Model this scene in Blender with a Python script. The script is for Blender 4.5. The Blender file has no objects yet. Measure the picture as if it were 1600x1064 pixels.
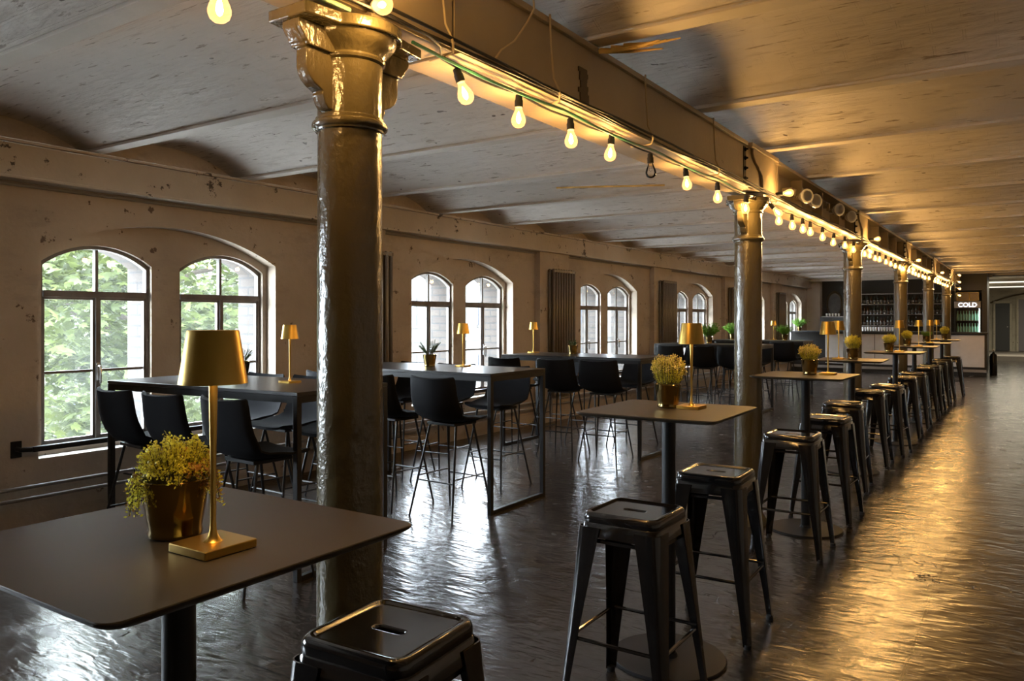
import bpy, bmesh, math, random
from mathutils import Vector, Matrix, Euler
R = math.radians
PI = math.pi
scene = bpy.context.scene
COL = scene.collection

# ------------------------------------------------------------------ camera, world, exposure
cam_d = bpy.data.cameras.new('camera')
cam = bpy.data.objects.new('camera', cam_d)
COL.objects.link(cam)
cam_d.sensor_width = 36.0
cam_d.lens = 36.0 * 1220 / 1600
cam_d.shift_y = -34 / 1600
cam_d.clip_start = 0.02
cam_d.clip_end = 500
cam.location = (0, 0, 1.5)
YAW = math.atan(811 / 1220)
cam.rotation_euler = (R(90), 0, YAW)
scene.camera = cam
scene.view_settings.view_transform = 'Standard'
scene.view_settings.look = 'None'
scene.view_settings.exposure = 0.36
scene.view_settings.gamma = 1.0
scene.view_settings.use_curve_mapping = False
cy = scene.cycles
cy.use_denoising = True
cy.max_bounces = 9
cy.diffuse_bounces = 5
cy.glossy_bounces = 4
cy.transmission_bounces = 6
cy.transparent_max_bounces = 12
cy.sample_clamp_indirect = 6.0
cy.caustics_reflective = False
cy.caustics_refractive = False

SKY = 44.0           # overcast daylight
BULB_W = 8.5        # power of one festoon bulb
world = bpy.data.worlds.new('overcast_sky')
scene.world = world
world.use_nodes = True
bg = world.node_tree.nodes['Background']
bg.inputs[0].default_value = (0.80, 0.90, 1.0, 1)
bg.inputs[1].default_value = SKY

S = 4.03            # bay length
WX = -5.9           # inner face of the window wall
WIN_C = [3.81 + S * k for k in range(-1, 6)]
for c in WIN_C:     # portals guide the daylight through the window openings
    a = bpy.data.lights.new('window_portal', 'AREA')
    a.shape = 'RECTANGLE'; a.size = 1.75; a.size_y = 2.2
    o = bpy.data.objects.new('window_portal', a)
    o.location = (-6.45, c, 1.3); o.rotation_euler = (0, R(-90), 0)
    a.cycles.is_portal = True
    COL.objects.link(o)

# ------------------------------------------------------------------ helpers
class MB:
    def __init__(s): s.v = []; s.f = []; s.m = []
    def add(s, vs, fs, m=0):
        b = len(s.v); s.v += [tuple(p) for p in vs]
        for f in fs: s.f.append([b + i for i in f]); s.m.append(m)
    def box(s, x0, x1, y0, y1, z0, z1, m=0):
        s.add([(x0,y0,z0),(x1,y0,z0),(x1,y1,z0),(x0,y1,z0),(x0,y0,z1),(x1,y0,z1),(x1,y1,z1),(x0,y1,z1)],
              [(0,3,2,1),(4,5,6,7),(0,1,5,4),(1,2,6,5),(2,3,7,6),(3,0,4,7)], m)
    def tbox(s, size, mat4, m=0):
        sx, sy, sz = [q/2 for q in size]
        vs = [mat4 @ Vector(p) for p in [(-sx,-sy,-sz),(sx,-sy,-sz),(sx,sy,-sz),(-sx,sy,-sz),(-sx,-sy,sz),(sx,-sy,sz),(sx,sy,sz),(-sx,sy,sz)]]
        s.add(vs, [(0,3,2,1),(4,5,6,7),(0,1,5,4),(1,2,6,5),(2,3,7,6),(3,0,4,7)], m)
    def loft(s, loops, m=0, cap0=True, cap1=True, closed=True):
        n = len(loops[0]); b = len(s.v)
        for l in loops: s.v += [tuple(p) for p in l]
        for i in range(len(loops)-1):
            for j in range(n if closed else n-1):
                k = (j+1) % n
                s.f.append([b+i*n+j, b+i*n+k, b+(i+1)*n+k, b+(i+1)*n+j]); s.m.append(m)
        if cap0: s.f.append([b+j for j in range(n)][::-1]); s.m.append(m)
        if cap1: s.f.append([b+(len(loops)-1)*n+j for j in range(n)]); s.m.append(m)
    def lathe(s, prof, n=24, c=(0,0,0), m=0, cap0=True, cap1=True, mat4=None):
        loops = []
        for r, z in prof:
            l = [Vector((r*math.cos(2*PI*i/n), r*math.sin(2*PI*i/n), z)) for i in range(n)]
            if mat4: l = [mat4 @ p for p in l]
            loops.append([p + Vector(c) for p in l])
        s.loft(loops, m, cap0, cap1)
    def tube(s, pts, r, n=8, m=0, r1=None):
        pts = [Vector(p) for p in pts]; loops = []
        t = (pts[1]-pts[0]).normalized()
        up = Vector((0,0,1)) if abs(t.z) < .9 else Vector((1,0,0))
        a = t.cross(up).normalized()
        for i, p in enumerate(pts):
            if i == 0: t = pts[1]-pts[0]
            elif i == len(pts)-1: t = pts[-1]-pts[-2]
            else: t = pts[i+1]-pts[i-1]
            t.normalize()
            a = (a - t*a.dot(t)).normalized(); b = t.cross(a)
            rr = r if r1 is None else r + (r1-r)*i/(len(pts)-1)
            loops.append([p + a*(rr*math.cos(2*PI*k/n)) + b*(rr*math.sin(2*PI*k/n)) for k in range(n)])
        s.loft(loops, m)
    def prism(s, poly, fn, h0, h1, m=0):
        s.loft([[fn(u, v, h0) for u, v in poly], [fn(u, v, h1) for u, v in poly]], m)
    def build(s, name, mat, parent=None, smooth=True, ang=35, bevel=0, fix=True):
        me = bpy.data.meshes.new(name)
        me.from_pydata(s.v, [], s.f)
        mats = mat if isinstance(mat, (list, tuple)) else [mat]
        for mm in mats: me.materials.append(mm)
        if len(mats) > 1: me.polygons.foreach_set('material_index', s.m)
        if fix:
            bm = bmesh.new(); bm.from_mesh(me)
            bmesh.ops.recalc_face_normals(bm, faces=bm.faces)
            bm.to_mesh(me); bm.free()
        if smooth:
            me.shade_smooth(); me.set_sharp_from_angle(angle=R(ang))
        me.update()
        o = bpy.data.objects.new(name, me)
        COL.objects.link(o)
        if parent: o.parent = parent
        if bevel:
            b = o.modifiers.new('bevel', 'BEVEL'); b.width = bevel; b.segments = 2; b.limit_method = 'ANGLE'
        return o

def tag(o, label, cat, group=None, kind=None):
    o['label'] = label; o['category'] = cat
    if group: o['group'] = group
    if kind: o['kind'] = kind
    return o
def thing(name, label, cat, loc=(0,0,0), rz=0, group=None, rot=None):
    o = bpy.data.objects.new(name, None); COL.objects.link(o)
    o.empty_display_size = .05
    o.location = loc; o.rotation_euler = rot if rot else (0, 0, rz)
    return tag(o, label, cat, group)
def struct(o): o['kind'] = 'structure'; return o
def sempty(name, loc=(0,0,0)):
    o = bpy.data.objects.new(name, None); COL.objects.link(o); o.location = loc
    o['kind'] = 'structure'; return o
def dup(root, loc, rz, label, group=None, rot=None, scale=None):
    r = root.copy(); COL.objects.link(r); r.location = loc; r.rotation_euler = rot if rot else (0, 0, rz)
    r['label'] = label
    if group: r['group'] = group
    if scale: r.scale = scale
    for ch in list(root.children):
        c = ch.copy(); COL.objects.link(c); c.parent = r
        for g in list(ch.children):
            d = g.copy(); COL.objects.link(d); d.parent = c
    return r
def rsq(h, r, n=6, z=0, cx=0, cy_=0, hy=None):
    """rounded rectangle loop"""
    hy = h if hy is None else hy
    pts = []
    for q, (sx, sy) in enumerate([(1,1),(-1,1),(-1,-1),(1,-1)]):
        for i in range(n+1):
            a = q*PI/2 + i*PI/2/n
            pts.append(Vector((cx + sx*(h-r) + r*math.cos(a), cy_ + sy*(hy-r) + r*math.sin(a), z)))
    return pts

# ------------------------------------------------------------------ materials
def new_mat(name):
    m = bpy.data.materials.new(name); m.use_nodes = True
    nt = m.node_tree
    return m, nt, nt.nodes['Principled BSDF'], nt.nodes['Material Output']
def simple(name, col, rough=.5, metal=0, spec=None, coat=0, bump=None, vary=0):
    m, nt, p, out = new_mat(name)
    p.inputs['Base Color'].default_value = (*col, 1)
    p.inputs['Roughness'].default_value = rough
    p.inputs['Metallic'].default_value = metal
    if spec is not None: p.inputs['Specular IOR Level'].default_value = spec
    if coat: p.inputs['Coat Weight'].default_value = coat; p.inputs['Coat Roughness'].default_value = .08
    tc = nt.nodes.new('ShaderNodeTexCoord')
    if bump:
        sc, st, dist = bump
        n = nt.nodes.new('ShaderNodeTexNoise'); n.inputs['Scale'].default_value = sc; n.inputs['Detail'].default_value = 4
        b = nt.nodes.new('ShaderNodeBump'); b.inputs['Strength'].default_value = st; b.inputs['Distance'].default_value = dist
        nt.links.new(tc.outputs['Object'], n.inputs['Vector']); nt.links.new(n.outputs['Fac'], b.inputs['Height'])
        nt.links.new(b.outputs['Normal'], p.inputs['Normal'])
    if vary:
        n = nt.nodes.new('ShaderNodeTexNoise'); n.inputs['Scale'].default_value = 7; n.inputs['Detail'].default_value = 5
        r = nt.nodes.new('ShaderNodeValToRGB')
        r.color_ramp.elements[0].position = .3; r.color_ramp.elements[1].position = .7
        r.color_ramp.elements[0].color = (*[c*(1-vary) for c in col], 1)
        r.color_ramp.elements[1].color = (*[min(1, c*(1+vary)) for c in col], 1)
        nt.links.new(tc.outputs['Object'], n.inputs['Vector']); nt.links.new(n.outputs['Fac'], r.inputs['Fac'])
        nt.links.new(r.outputs['Color'], p.inputs['Base Color'])
    return m
class NT:
    """small node helper"""
    def __init__(s, nt): s.nt = nt; s.tc = nt.nodes.new('ShaderNodeTexCoord')
    def map(s, scale=(1,1,1), rot=(0,0,0), loc=(0,0,0)):
        m = s.nt.nodes.new('ShaderNodeMapping')
        m.inputs['Scale'].default_value = scale; m.inputs['Rotation'].default_value = rot; m.inputs['Location'].default_value = loc
        s.nt.links.new(s.tc.outputs['Object'], m.inputs['Vector']); return m.outputs[0]
    def noise(s, scale, detail=4, vec=None, rough=.5, dist=0):
        n = s.nt.nodes.new('ShaderNodeTexNoise')
        n.inputs['Scale'].default_value = scale; n.inputs['Detail'].default_value = detail
        n.inputs['Roughness'].default_value = rough; n.inputs['Distortion'].default_value = dist
        s.nt.links.new(vec if vec else s.tc.outputs['Object'], n.inputs['Vector']); return n.outputs['Fac']
    def ramp(s, fac, stops):
        r = s.nt.nodes.new('ShaderNodeValToRGB'); e = r.color_ramp.elements
        while len(e) < len(stops): e.new(.5)
        for i, (p, c) in enumerate(stops):
            e[i].position = p; e[i].color = (c, c, c, 1) if isinstance(c, (int, float)) else (*c, 1)
        s.nt.links.new(fac, r.inputs['Fac']); return r.outputs['Color']
    def mix(s, fac, a, b, mode='MIX'):
        m = s.nt.nodes.new('ShaderNodeMix'); m.data_type = 'RGBA'; m.blend_type = mode
        for idx, q in ((0, fac), (6, a), (7, b)):
            if isinstance(q, (int, float)): m.inputs[idx].default_value = q if idx == 0 else (q, q, q, 1)
            elif isinstance(q, tuple): m.inputs[idx].default_value = (*q, 1)
            else: s.nt.links.new(q, m.inputs[idx])
        return m.outputs[2]
    def math(s, op, a, b=0.0, c=None):
        m = s.nt.nodes.new('ShaderNodeMath'); m.operation = op
        for i, q in enumerate((a, b) if c is None else (a, b, c)):
            if isinstance(q, (int, float)): m.inputs[i].default_value = q
            else: s.nt.links.new(q, m.inputs[i])
        return m.outputs[0]
    def bump(s, h, strength, dist, normal=None):
        b = s.nt.nodes.new('ShaderNodeBump'); b.inputs['Strength'].default_value = strength; b.inputs['Distance'].default_value = dist
        s.nt.links.new(h, b.inputs['Height'])
        if normal: s.nt.links.new(normal, b.inputs['Normal'])
        return b.outputs['Normal']
    def brick(s, vec, w, h, mortar, c1=1.0, c2=1.0, cm=0.0, off=.5, smooth=.1):
        b = s.nt.nodes.new('ShaderNodeTexBrick'); b.offset = off
        b.inputs['Scale'].default_value = 1; b.inputs['Brick Width'].default_value = w; b.inputs['Row Height'].default_value = h
        b.inputs['Mortar Size'].default_value = mortar; b.inputs['Mortar Smooth'].default_value = smooth
        for k, c in (('Color1', c1), ('Color2', c2), ('Mortar', cm)):
            b.inputs[k].default_value = (c, c, c, 1) if isinstance(c, (int, float)) else (*c, 1)
        s.nt.links.new(vec, b.inputs['Vector']); return b.outputs['Color'], b.outputs['Fac']
    def swz(s, order):
        sp = s.nt.nodes.new('ShaderNodeSeparateXYZ'); cb = s.nt.nodes.new('ShaderNodeCombineXYZ')
        s.nt.links.new(s.tc.outputs['Object'], sp.inputs[0])
        for i, k in enumerate(order):
            if k is not None: s.nt.links.new(sp.outputs['XYZ'.index(k)], cb.inputs[i])
        return cb.outputs[0], sp

M = {}
# floor: worn glossy black painted sheets with ripples, seams and cracks
m, nt, p, out = new_mat('floor_paint'); N = NT(nt)
n1 = N.noise(1.1, 6, N.map((1, .6, 1))); n2 = N.noise(14, 5)
base = N.mix(N.ramp(n1, [(.35, 0), (.7, 1)]), (.020, .017, .0155), (.040, .034, .030))
_, seam = N.brick(N.map((1, 1, 1), (0, 0, R(90)), (.3, .45, 0)), 1.9, 1.05, .007, off=.4)
base = N.mix(seam, base, (.006, .005, .005))
crk = nt.nodes.new('ShaderNodeTexVoronoi'); crk.feature = 'DISTANCE_TO_EDGE'; crk.inputs['Scale'].default_value = .8
wv = nt.nodes.new('ShaderNodeVectorMath'); wv.operation = 'ADD'
nz = nt.nodes.new('ShaderNodeTexNoise'); nz.inputs['Scale'].default_value = 2.5; nz.inputs['Detail'].default_value = 6
nt.links.new(N.tc.outputs['Object'], nz.inputs['Vector'])
nt.links.new(N.tc.outputs['Object'], wv.inputs[0]); nt.links.new(nz.outputs['Color'], wv.inputs[1]); nt.links.new(wv.outputs[0], crk.inputs['Vector'])
ck = N.ramp(crk.outputs['Distance'], [(0, 1), (.004, 0)])
ck = N.mix(N.ramp(N.noise(.7, 2), [(.5, 0), (.56, 1)]), 0.0, ck)
base = N.mix(ck, base, (.005, .005, .005))
nt.links.new(base, p.inputs['Base Color'])
rg = N.ramp(N.noise(5, 6), [(.3, .17), (.75, .30)])
nt.links.new(rg, p.inputs['Roughness'])
h1 = N.noise(8, 2, N.map((.7, 1.5, 1)), .5, .6); h2 = N.noise(22, 1, N.map((.5, 1.7, 1)), .5); h3 = N.noise(1.6, 2)
hh = N.math('ADD', N.math('MULTIPLY', h1, .32), N.math('MULTIPLY', h2, .11))
hh = N.math('ADD', hh, N.math('MULTIPLY', h3, .7))
hh = N.math('SUBTRACT', hh, N.math('MULTIPLY', N.math('ADD', seam, ck), .25))
nt.links.new(N.bump(hh, .8, .023), p.inputs['Normal'])
p.inputs['Specular IOR Level'].default_value = .9
M['floor'] = m

def plaster(name, ca, cb, spot, brickz=True):
    m, nt, p, out = new_mat(name); N = NT(nt)
    c = N.mix(N.ramp(N.noise(.9, 7, None, .6), [(.35, 0), (.65, 1)]), ca, cb)
    c = N.mix(N.ramp(N.noise(7, 6, None, .65), [(.635, 0), (.665, 1)]), c, spot)
    c = N.mix(N.ramp(N.noise(3.2, 8, N.map((1, 1, .6)), .7), [(.60, 0), (.66, .45)]), c, tuple(min(1, q*1.35) for q in cb))
    vec, sp = N.swz('YZX')
    c = N.mix(N.ramp(N.noise(1.7, 9, N.map((1, .6, 1.6)), .72), [(.52, 0), (.62, .55)]), c, tuple(q*.62 for q in ca))
    nt.links.new(c, p.inputs['Base Color']); p.inputs['Roughness'].default_value = .8
    h = N.math('ADD', N.noise(18, 6), N.math('MULTIPLY', N.noise(2, 3), 1.4))
    if brickz:
        _, br = N.brick(vec, .25, .075, .008)
        msk = N.math('MULTIPLY', N.ramp(sp.outputs['Z'], [(.50, 1), (.56, 0)]), N.ramp(N.math('MULTIPLY', sp.outputs['Y'], .1), [(.66, 0), (.69, 1)]))
        h = N.math('SUBTRACT', h, N.math('MULTIPLY', N.math('MULTIPLY', br, msk), 1.5))
    nt.links.new(N.bump(h, .5, .012), p.inputs['Normal'])
    return m
M['plaster'] = plaster('wall_plaster', (.52, .445, .36), (.40, .335, .265), (.13, .095, .07))
M['greywall'] = plaster('far_wall_paint', (.48, .45, .36), (.40, .37, .30), (.2, .18, .14), False)

# ceiling: whitewashed brick vaults
m, nt, p, out = new_mat('whitewashed_brick'); N = NT(nt)
c = N.mix(N.ramp(N.noise(.8, 6), [(.35, 0), (.65, 1)]), (.80, .755, .715), (.66, .615, .575))
c = N.mix(N.ramp(N.noise(4.5, 7, N.map((.6, 3.2, 1)), .65), [(.58, 0), (.70, .6)]), c, (.42, .36, .32))
c = N.mix(N.ramp(N.noise(11, 5, N.map((.45, 2.6, 1)), .6), [(.618, 0), (.665, .85)]), c, (.30, .245, .20))
c = N.mix(N.ramp(N.noise(9, 2, N.map((.8, 1.6, 1), loc=(7, 3, 0))), [(.735, 0), (.75, .9)]), c, (.10, .08, .065))
_, br = N.brick(N.map((1, 1, 1)), .26, .085, .006, off=.5)
nt.links.new(c, p.inputs['Base Color']); p.inputs['Roughness'].default_value = .7
h = N.math('ADD', N.math('MULTIPLY', N.noise(7, 6, N.map((.6, 2, 1))), 1.0), N.math('MULTIPLY', br, -.35))
nt.links.new(N.bump(h, .9, .03), p.inputs['Normal'])
M['ceiling'] = m

# painted steel with chips
def paint(name, col, rough, chip=(.05, .04, .03), amt=.68, bump=.3, scale=5):
    m, nt, p, out = new_mat(name); N = NT(nt)
    c = N.mix(N.ramp(N.noise(2, 5), [(.3, 0), (.7, 1)]), col, tuple(q*.78 for q in col))
    c = N.mix(N.ramp(N.noise(scale, 8, None, .7), [(amt, 0), (amt+.02, 1)]), c, chip)
    nt.links.new(c, p.inputs['Base Color']); p.inputs['Roughness'].default_value = rough
    nt.links.new(N.bump(N.noise(30, 5), bump, .006), p.inputs['Normal'])
    return m
M['beam'] = paint('beige_beam_paint', (.50, .43, .34), .55, amt=.605)
M['girder'] = paint('girder_paint', (.42, .34, .22), .42, amt=.68)
M['rib'] = paint('rib_paint', (.66, .61, .55), .6, amt=.69, scale=8)
m, nt, p, out = new_mat('column_paint'); N = NT(nt)
c = N.mix(N.ramp(N.noise(3, 4), [(.3, 0), (.7, 1)]), (.105, .085, .040), (.080, .064, .031))
nt.links.new(c, p.inputs['Base Color']); p.inputs['Roughness'].default_value = .22; p.inputs['Specular IOR Level'].default_value = .7
h = N.math('ADD', N.noise(16, 4, N.map((1, 1, .5))), N.math('MULTIPLY', N.noise(60, 3), .25))
nt.links.new(N.bump(h, .7, .012), p.inputs['Normal'])
M['column'] = m

# brick
m, nt, p, out = new_mat('facade_brick'); N = NT(nt)
vec, sp = N.swz('XZY')
cc, ff = N.brick(vec, .25, .09, .01, (.024, .0165, .0125), (.034, .0245, .018), (.013, .012, .011))
nt.links.new(cc, p.inputs['Base Color']); p.inputs['Roughness'].default_value = .9
nt.links.new(N.bump(N.math('SUBTRACT', 1.0, ff), .5, .01), p.inputs['Normal'])
M['brick'] = m

# dusty window glass
m, nt, p, out = new_mat('dusty_glass'); nt.nodes.remove(p); N = NT(nt)
tr = nt.nodes.new('ShaderNodeBsdfTransparent'); tr.inputs[0].default_value = (.95, .96, .95, 1)
tl = nt.nodes.new('ShaderNodeBsdfTranslucent'); tl.inputs[0].default_value = (.8, .85, .85, 1)
gl = nt.nodes.new('ShaderNodeBsdfGlossy'); gl.inputs['Roughness'].default_value = .02
m1 = nt.nodes.new('ShaderNodeMixShader'); m2 = nt.nodes.new('ShaderNodeMixShader')
nt.links.new(N.ramp(N.noise(3, 5), [(.3, .008), (.8, .026)]), m1.inputs[0])
nt.links.new(tr.outputs[0], m1.inputs[1]); nt.links.new(tl.outputs[0], m1.inputs[2])
m2.inputs[0].default_value = .05
nt.links.new(m1.outputs[0], m2.inputs[1]); nt.links.new(gl.outputs[0], m2.inputs[2])
nt.links.new(m2.outputs[0], out.inputs[0])
M['glass'] = m
# clear bulb glass
m, nt, p, out = new_mat('clear_glass'); nt.nodes.remove(p)
tr = nt.nodes.new('ShaderNodeBsdfTransparent'); tr.inputs[0].default_value = (1, .97, .92, 1)
gl = nt.nodes.new('ShaderNodeBsdfGlossy'); gl.inputs['Roughness'].default_value = .03
lw = nt.nodes.new('ShaderNodeLayerWeight'); lw.inputs[0].default_value = .35
mx = nt.nodes.new('ShaderNodeMixShader')
nt.links.new(lw.outputs['Fresnel'], mx.inputs[0]); nt.links.new(tr.outputs[0], mx.inputs[1]); nt.links.new(gl.outputs[0], mx.inputs[2])
nt.links.new(mx.outputs[0], out.inputs[0])
M['bulbglass'] = m
def emis(name, col, st):
    m, nt, p, out = new_mat(name); nt.nodes.remove(p)
    e = nt.nodes.new('ShaderNodeEmission'); e.inputs[0].default_value = (*col, 1); e.inputs[1].default_value = st
    nt.links.new(e.outputs[0], out.inputs[0]); return m
M['filament'] = emis('glowing_filament', (1, .62, .25), 60)
M['bulbglow'] = None
# lit bulb glass: clear glass softly lit through by its filament
m, nt, p, out = new_mat('lit_bulb_glass'); nt.nodes.remove(p)
tr = nt.nodes.new('ShaderNodeBsdfTransparent'); tr.inputs[0].default_value = (1, .95, .85, 1)
e = nt.nodes.new('ShaderNodeEmission'); e.inputs[0].default_value = (1, .50, .14, 1); e.inputs[1].default_value = 4.5
mx = nt.nodes.new('ShaderNodeMixShader'); lw = nt.nodes.new('ShaderNodeLayerWeight'); lw.inputs[0].default_value = .3
mth = nt.nodes.new('ShaderNodeMath'); mth.operation = 'MULTIPLY_ADD'; mth.inputs[1].default_value = .16; mth.inputs[2].default_value = .20
nt.links.new(lw.outputs['Facing'], mth.inputs[0]); nt.links.new(mth.outputs[0], mx.inputs[0])
nt.links.new(tr.outputs[0], mx.inputs[1]); nt.links.new(e.outputs[0], mx.inputs[2]); nt.links.new(mx.outputs[0], out.inputs[0])
M['litglass'] = m
M['led'] = emis('warm_led', (1, .6, .25), 6)
M['tube'] = emis('fluorescent_tube', (1, .93, .75), 1.1)
M['sign'] = emis('lit_lettering', (.95, .95, 1), 1.6)
M['coolled'] = emis('cooler_light', (.75, .95, 1), 8)

M['gold'] = simple('brushed_gold', (.58, .38, .09), .34, 1.0, bump=(300, .05, .001))
M['pot'] = simple('bronze_mirror_glass', (.30, .215, .08), .13, 1.0)
M['soil'] = simple('potting_soil', (.02, .014, .01), .95, bump=(60, .8, .01))
M['taupe'] = simple('taupe_laminate', (.047, .038, .026), .42, spec=.25, vary=.06)
M['black_steel'] = simple('black_powder_steel', (.010, .010, .011), .45, spec=.3, bump=(200, .08, .001))
M['gloss_black'] = simple('gloss_black_enamel', (.008, .0075, .0075), .13, coat=.5)
M['fabric'] = simple('charcoal_fabric', (.0075, .008, .010), .85, spec=.15, bump=(400, .3, .001))
M['tabletop'] = simple('black_laminate', (.020, .018, .017), .30, vary=.15)
M['rubber'] = simple('black_rubber', (.01, .01, .01), .7)
M['cable'] = simple('black_cable', (.012, .011, .010), .5)
M['greencable'] = simple('green_cable', (.03, .14, .08), .4)
M['greentape'] = simple('green_strip', (.25, .40, .25), .5)
M['cord'] = simple('beige_cord', (.45, .36, .22), .7)
M['woodframe'] = simple('weathered_frame', (.15, .135, .12), .6, bump=(40, .4, .004), vary=.3)
M['sill'] = simple('sill_paint', (.42, .40, .37), .5, bump=(20, .3, .004), vary=.15)
M['chrome'] = simple('worn_metal', (.5, .5, .5), .25, 1.0)
M['reflector'] = simple('silvered_reflector', (.8, .78, .72), .3, .7)
M['pipe'] = simple('grey_pipe_paint', (.23, .22, .21), .35, bump=(30, .2, .002))
M['radiator'] = simple('bronze_radiator_enamel', (.13, .11, .085), .28)
M['whitepanel'] = simple('bar_front_white', (.52, .49, .46), .6, vary=.05)
M['darkpanel'] = simple('dark_panel', (.012, .011, .010), .5)
M['shelf'] = simple('back_bar_shelf', (.22, .20, .18), .5)
M['bottle'] = simple('dark_bottle_glass', (.012, .02, .012), .1, coat=.5)
M['amber'] = simple('amber_bottle_glass', (.06, .022, .008), .1, coat=.5)
M['greenglass'] = simple('green_bottle_glass', (.30, .62, .48), .15)
M['whiteglass'] = simple('stacked_glassware', (.75, .75, .72), .2)
M['label'] = simple('bottle_paper_label', (.12, .10, .08), .7)
M['stone'] = simple('pale_facade_stone', (.036, .034, .031), .9, vary=.12)
M['roof'] = simple('grey_roof', (.10, .10, .11), .8)
M['extglass'] = simple('facade_window_glass', (.025, .03, .04), .4)
M['ground'] = simple('pale_yard_paving', (.55, .53, .50), .9, vary=.15)
M['bark'] = simple('tree_bark', (.05, .04, .03), .9, bump=(15, .8, .03))
M['wood'] = simple('splintered_wood', (.66, .45, .14), .7, bump=(40, .6, .01), vary=.3)
M['door'] = simple('dark_door_paint', (.03, .032, .034), .5)
M['greydoor'] = simple('grey_door_paint', (.17, .16, .18), .5)
M['goldframe'] = simple('dull_picture_gilding', (.10, .075, .045), .4, .5)
M['canvas'] = simple('dark_oil_canvas', (.035, .028, .022), .6, vary=.5)
def leafmat(name, col, tcol, tw=.5, vary=True):
    m, nt, p, out = new_mat(name)
    N = NT(nt)
    c = N.mix(N.ramp(N.noise(9, 3), [(.3, 0), (.7, 1)]), tuple(q*.6 for q in col), tuple(min(1, q*1.3) for q in col))
    nt.links.new(c, p.inputs['Base Color']); p.inputs['Roughness'].default_value = .5
    tl = nt.nodes.new('ShaderNodeBsdfTranslucent'); tl.inputs[0].default_value = (*tcol, 1)
    mx = nt.nodes.new('ShaderNodeMixShader'); mx.inputs[0].default_value = tw
    nt.links.new(p.outputs[0], mx.inputs[1]); nt.links.new(tl.outputs[0], mx.inputs[2]); nt.links.new(mx.outputs[0], out.inputs[0])
    return m
M['treeleaf'] = leafmat('chestnut_leaf', (.034, .047, .013), (.075, .092, .025), .5)
M['herb'] = leafmat('herb_leaf', (.62, .60, .06), (.80, .74, .08), .45)
M['rustherb'] = leafmat('rusty_herb_leaf', (.42, .22, .04), (.4, .2, .04), .3)
M['yellow'] = leafmat('yellow_blossom', (.9, .78, .10), (.7, .6, .1), .4)
M['pink'] = leafmat('pale_pink_blossom', (.92, .70, .22), (.7, .5, .15), .3)
M['lush'] = leafmat('fresh_green_leaf', (.13, .32, .03), (.2, .42, .04), .45)
M['fern'] = leafmat('dark_fern_leaf', (.05, .10, .035), (.08, .15, .04), .35)
M['stem'] = simple('plant_stem', (.10, .09, .03), .7)

# ------------------------------------------------------------------ the room shell
Y0, Y1, XR = -4.2, 26.0, 3.2
def arch(c, w, spring, crown):
    h = crown - spring; r = (w*w/4 + h*h) / (2*h)
    return lambda y: crown - r + math.sqrt(max(0, r*r - (y-c)**2))
def arched_face(mb, x, y0, y1, z0, z1, ops, m=0, n=16):
    """wall face at X=x with arched openings (c, w, sill, spring, crown)"""
    ys = {y0, y1}
    for c, w, s_, sp, cr in ops:
        for i in range(n+1): ys.add(round(c - w/2 + w*i/n, 5))
    ys = sorted(ys)
    for a, b in zip(ys, ys[1:]):
        mid = (a+b)/2; op = None
        for q in ops:
            if q[0]-q[1]/2 < mid < q[0]+q[1]/2: op = q
        if op is None: mb.add([(x,a,z0),(x,b,z0),(x,b,z1),(x,a,z1)], [(0,1,2,3)], m)
        else:
            f = arch(op[0], op[1], op[3], op[4])
            if op[2] > z0: mb.add([(x,a,z0),(x,b,z0),(x,b,op[2]),(x,a,op[2])], [(0,1,2,3)], m)
            mb.add([(x,a,f(a)),(x,b,f(b)),(x,b,z1),(x,a,z1)], [(0,1,2,3)], m)
def reveal(mb, xa, xb, op, m=0, n=16, msill=None):
    c, w, s_, sp, cr = op; f = arch(c, w, sp, cr)
    y0, y1 = c-w/2, c+w/2
    mb.add([(xa,y0,s_),(xb,y0,s_),(xb,y0,f(y0)),(xa,y0,f(y0))], [(0,1,2,3)], m)
    mb.add([(xa,y1,s_),(xb,y1,s_),(xb,y1,f(y1)),(xa,y1,f(y1))], [(3,2,1,0)], m)
    mb.add([(xa,y0,s_),(xa,y1,s_),(xb,y1,s_),(xb,y0,s_)], [(0,1,2,3)], m if msill is None else msill)
    for i in range(n):
        a = y0 + w*i/n; b = y0 + w*(i+1)/n
        mb.add([(xa,a,f(a)),(xa,b,f(b)),(xb,b,f(b)),(xb,a,f(a))], [(3,2,1,0)], m)
mb = MB()
recs = [(c + .01, 2.10, .50, 1.99, 2.25) for c in WIN_C]
arched_face(mb, WX, Y0, Y1+.6, 0, 3.05, recs)
wins = []
for c in WIN_C:
    rec = (c + .01, 2.10, .50, 1.99, 2.25)
    a = (c - .53, .86, .545, 1.925, 2.065); b = (c + .585, .86, .545, 1.925, 2.065)
    wins.append((a, b))
    reveal(mb, WX, WX-.13, rec, 0, msill=2)
    arched_face(mb, WX-.13, rec[0]-1.05-.02, rec[0]+1.05+.02, .45, 2.3, [a, b])
    for o_ in (a, b):
        reveal(mb, WX-.13, WX-.22, o_, 0, msill=2)
        o2 = (o_[0], o_[1]+.02, o_[2]-.02, o_[3], o_[4]+.01)
        reveal(mb, WX-.22, WX-.50, o2, 1)
# outer leaf (brick) with the openings
outer = [(o_[0], o_[1]+.02, o_[2]-.02, o_[3], o_[4]+.01) for pr in wins for o_ in pr]
arched_face(mb, WX-.50, Y0, Y1+.6, -.3, 3.2, outer, 1)
# pilasters between the bays
for k in range(-1, 6):
    yc = 1.72 + S*k + .1
    mb.box(WX-.01, WX+.09, yc-.42, yc+.42, 0, 2.46)
struct(mb.build('wall_left', [M['plaster'], M['brick'], M['sill']], smooth=False, fix=False))

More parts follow.
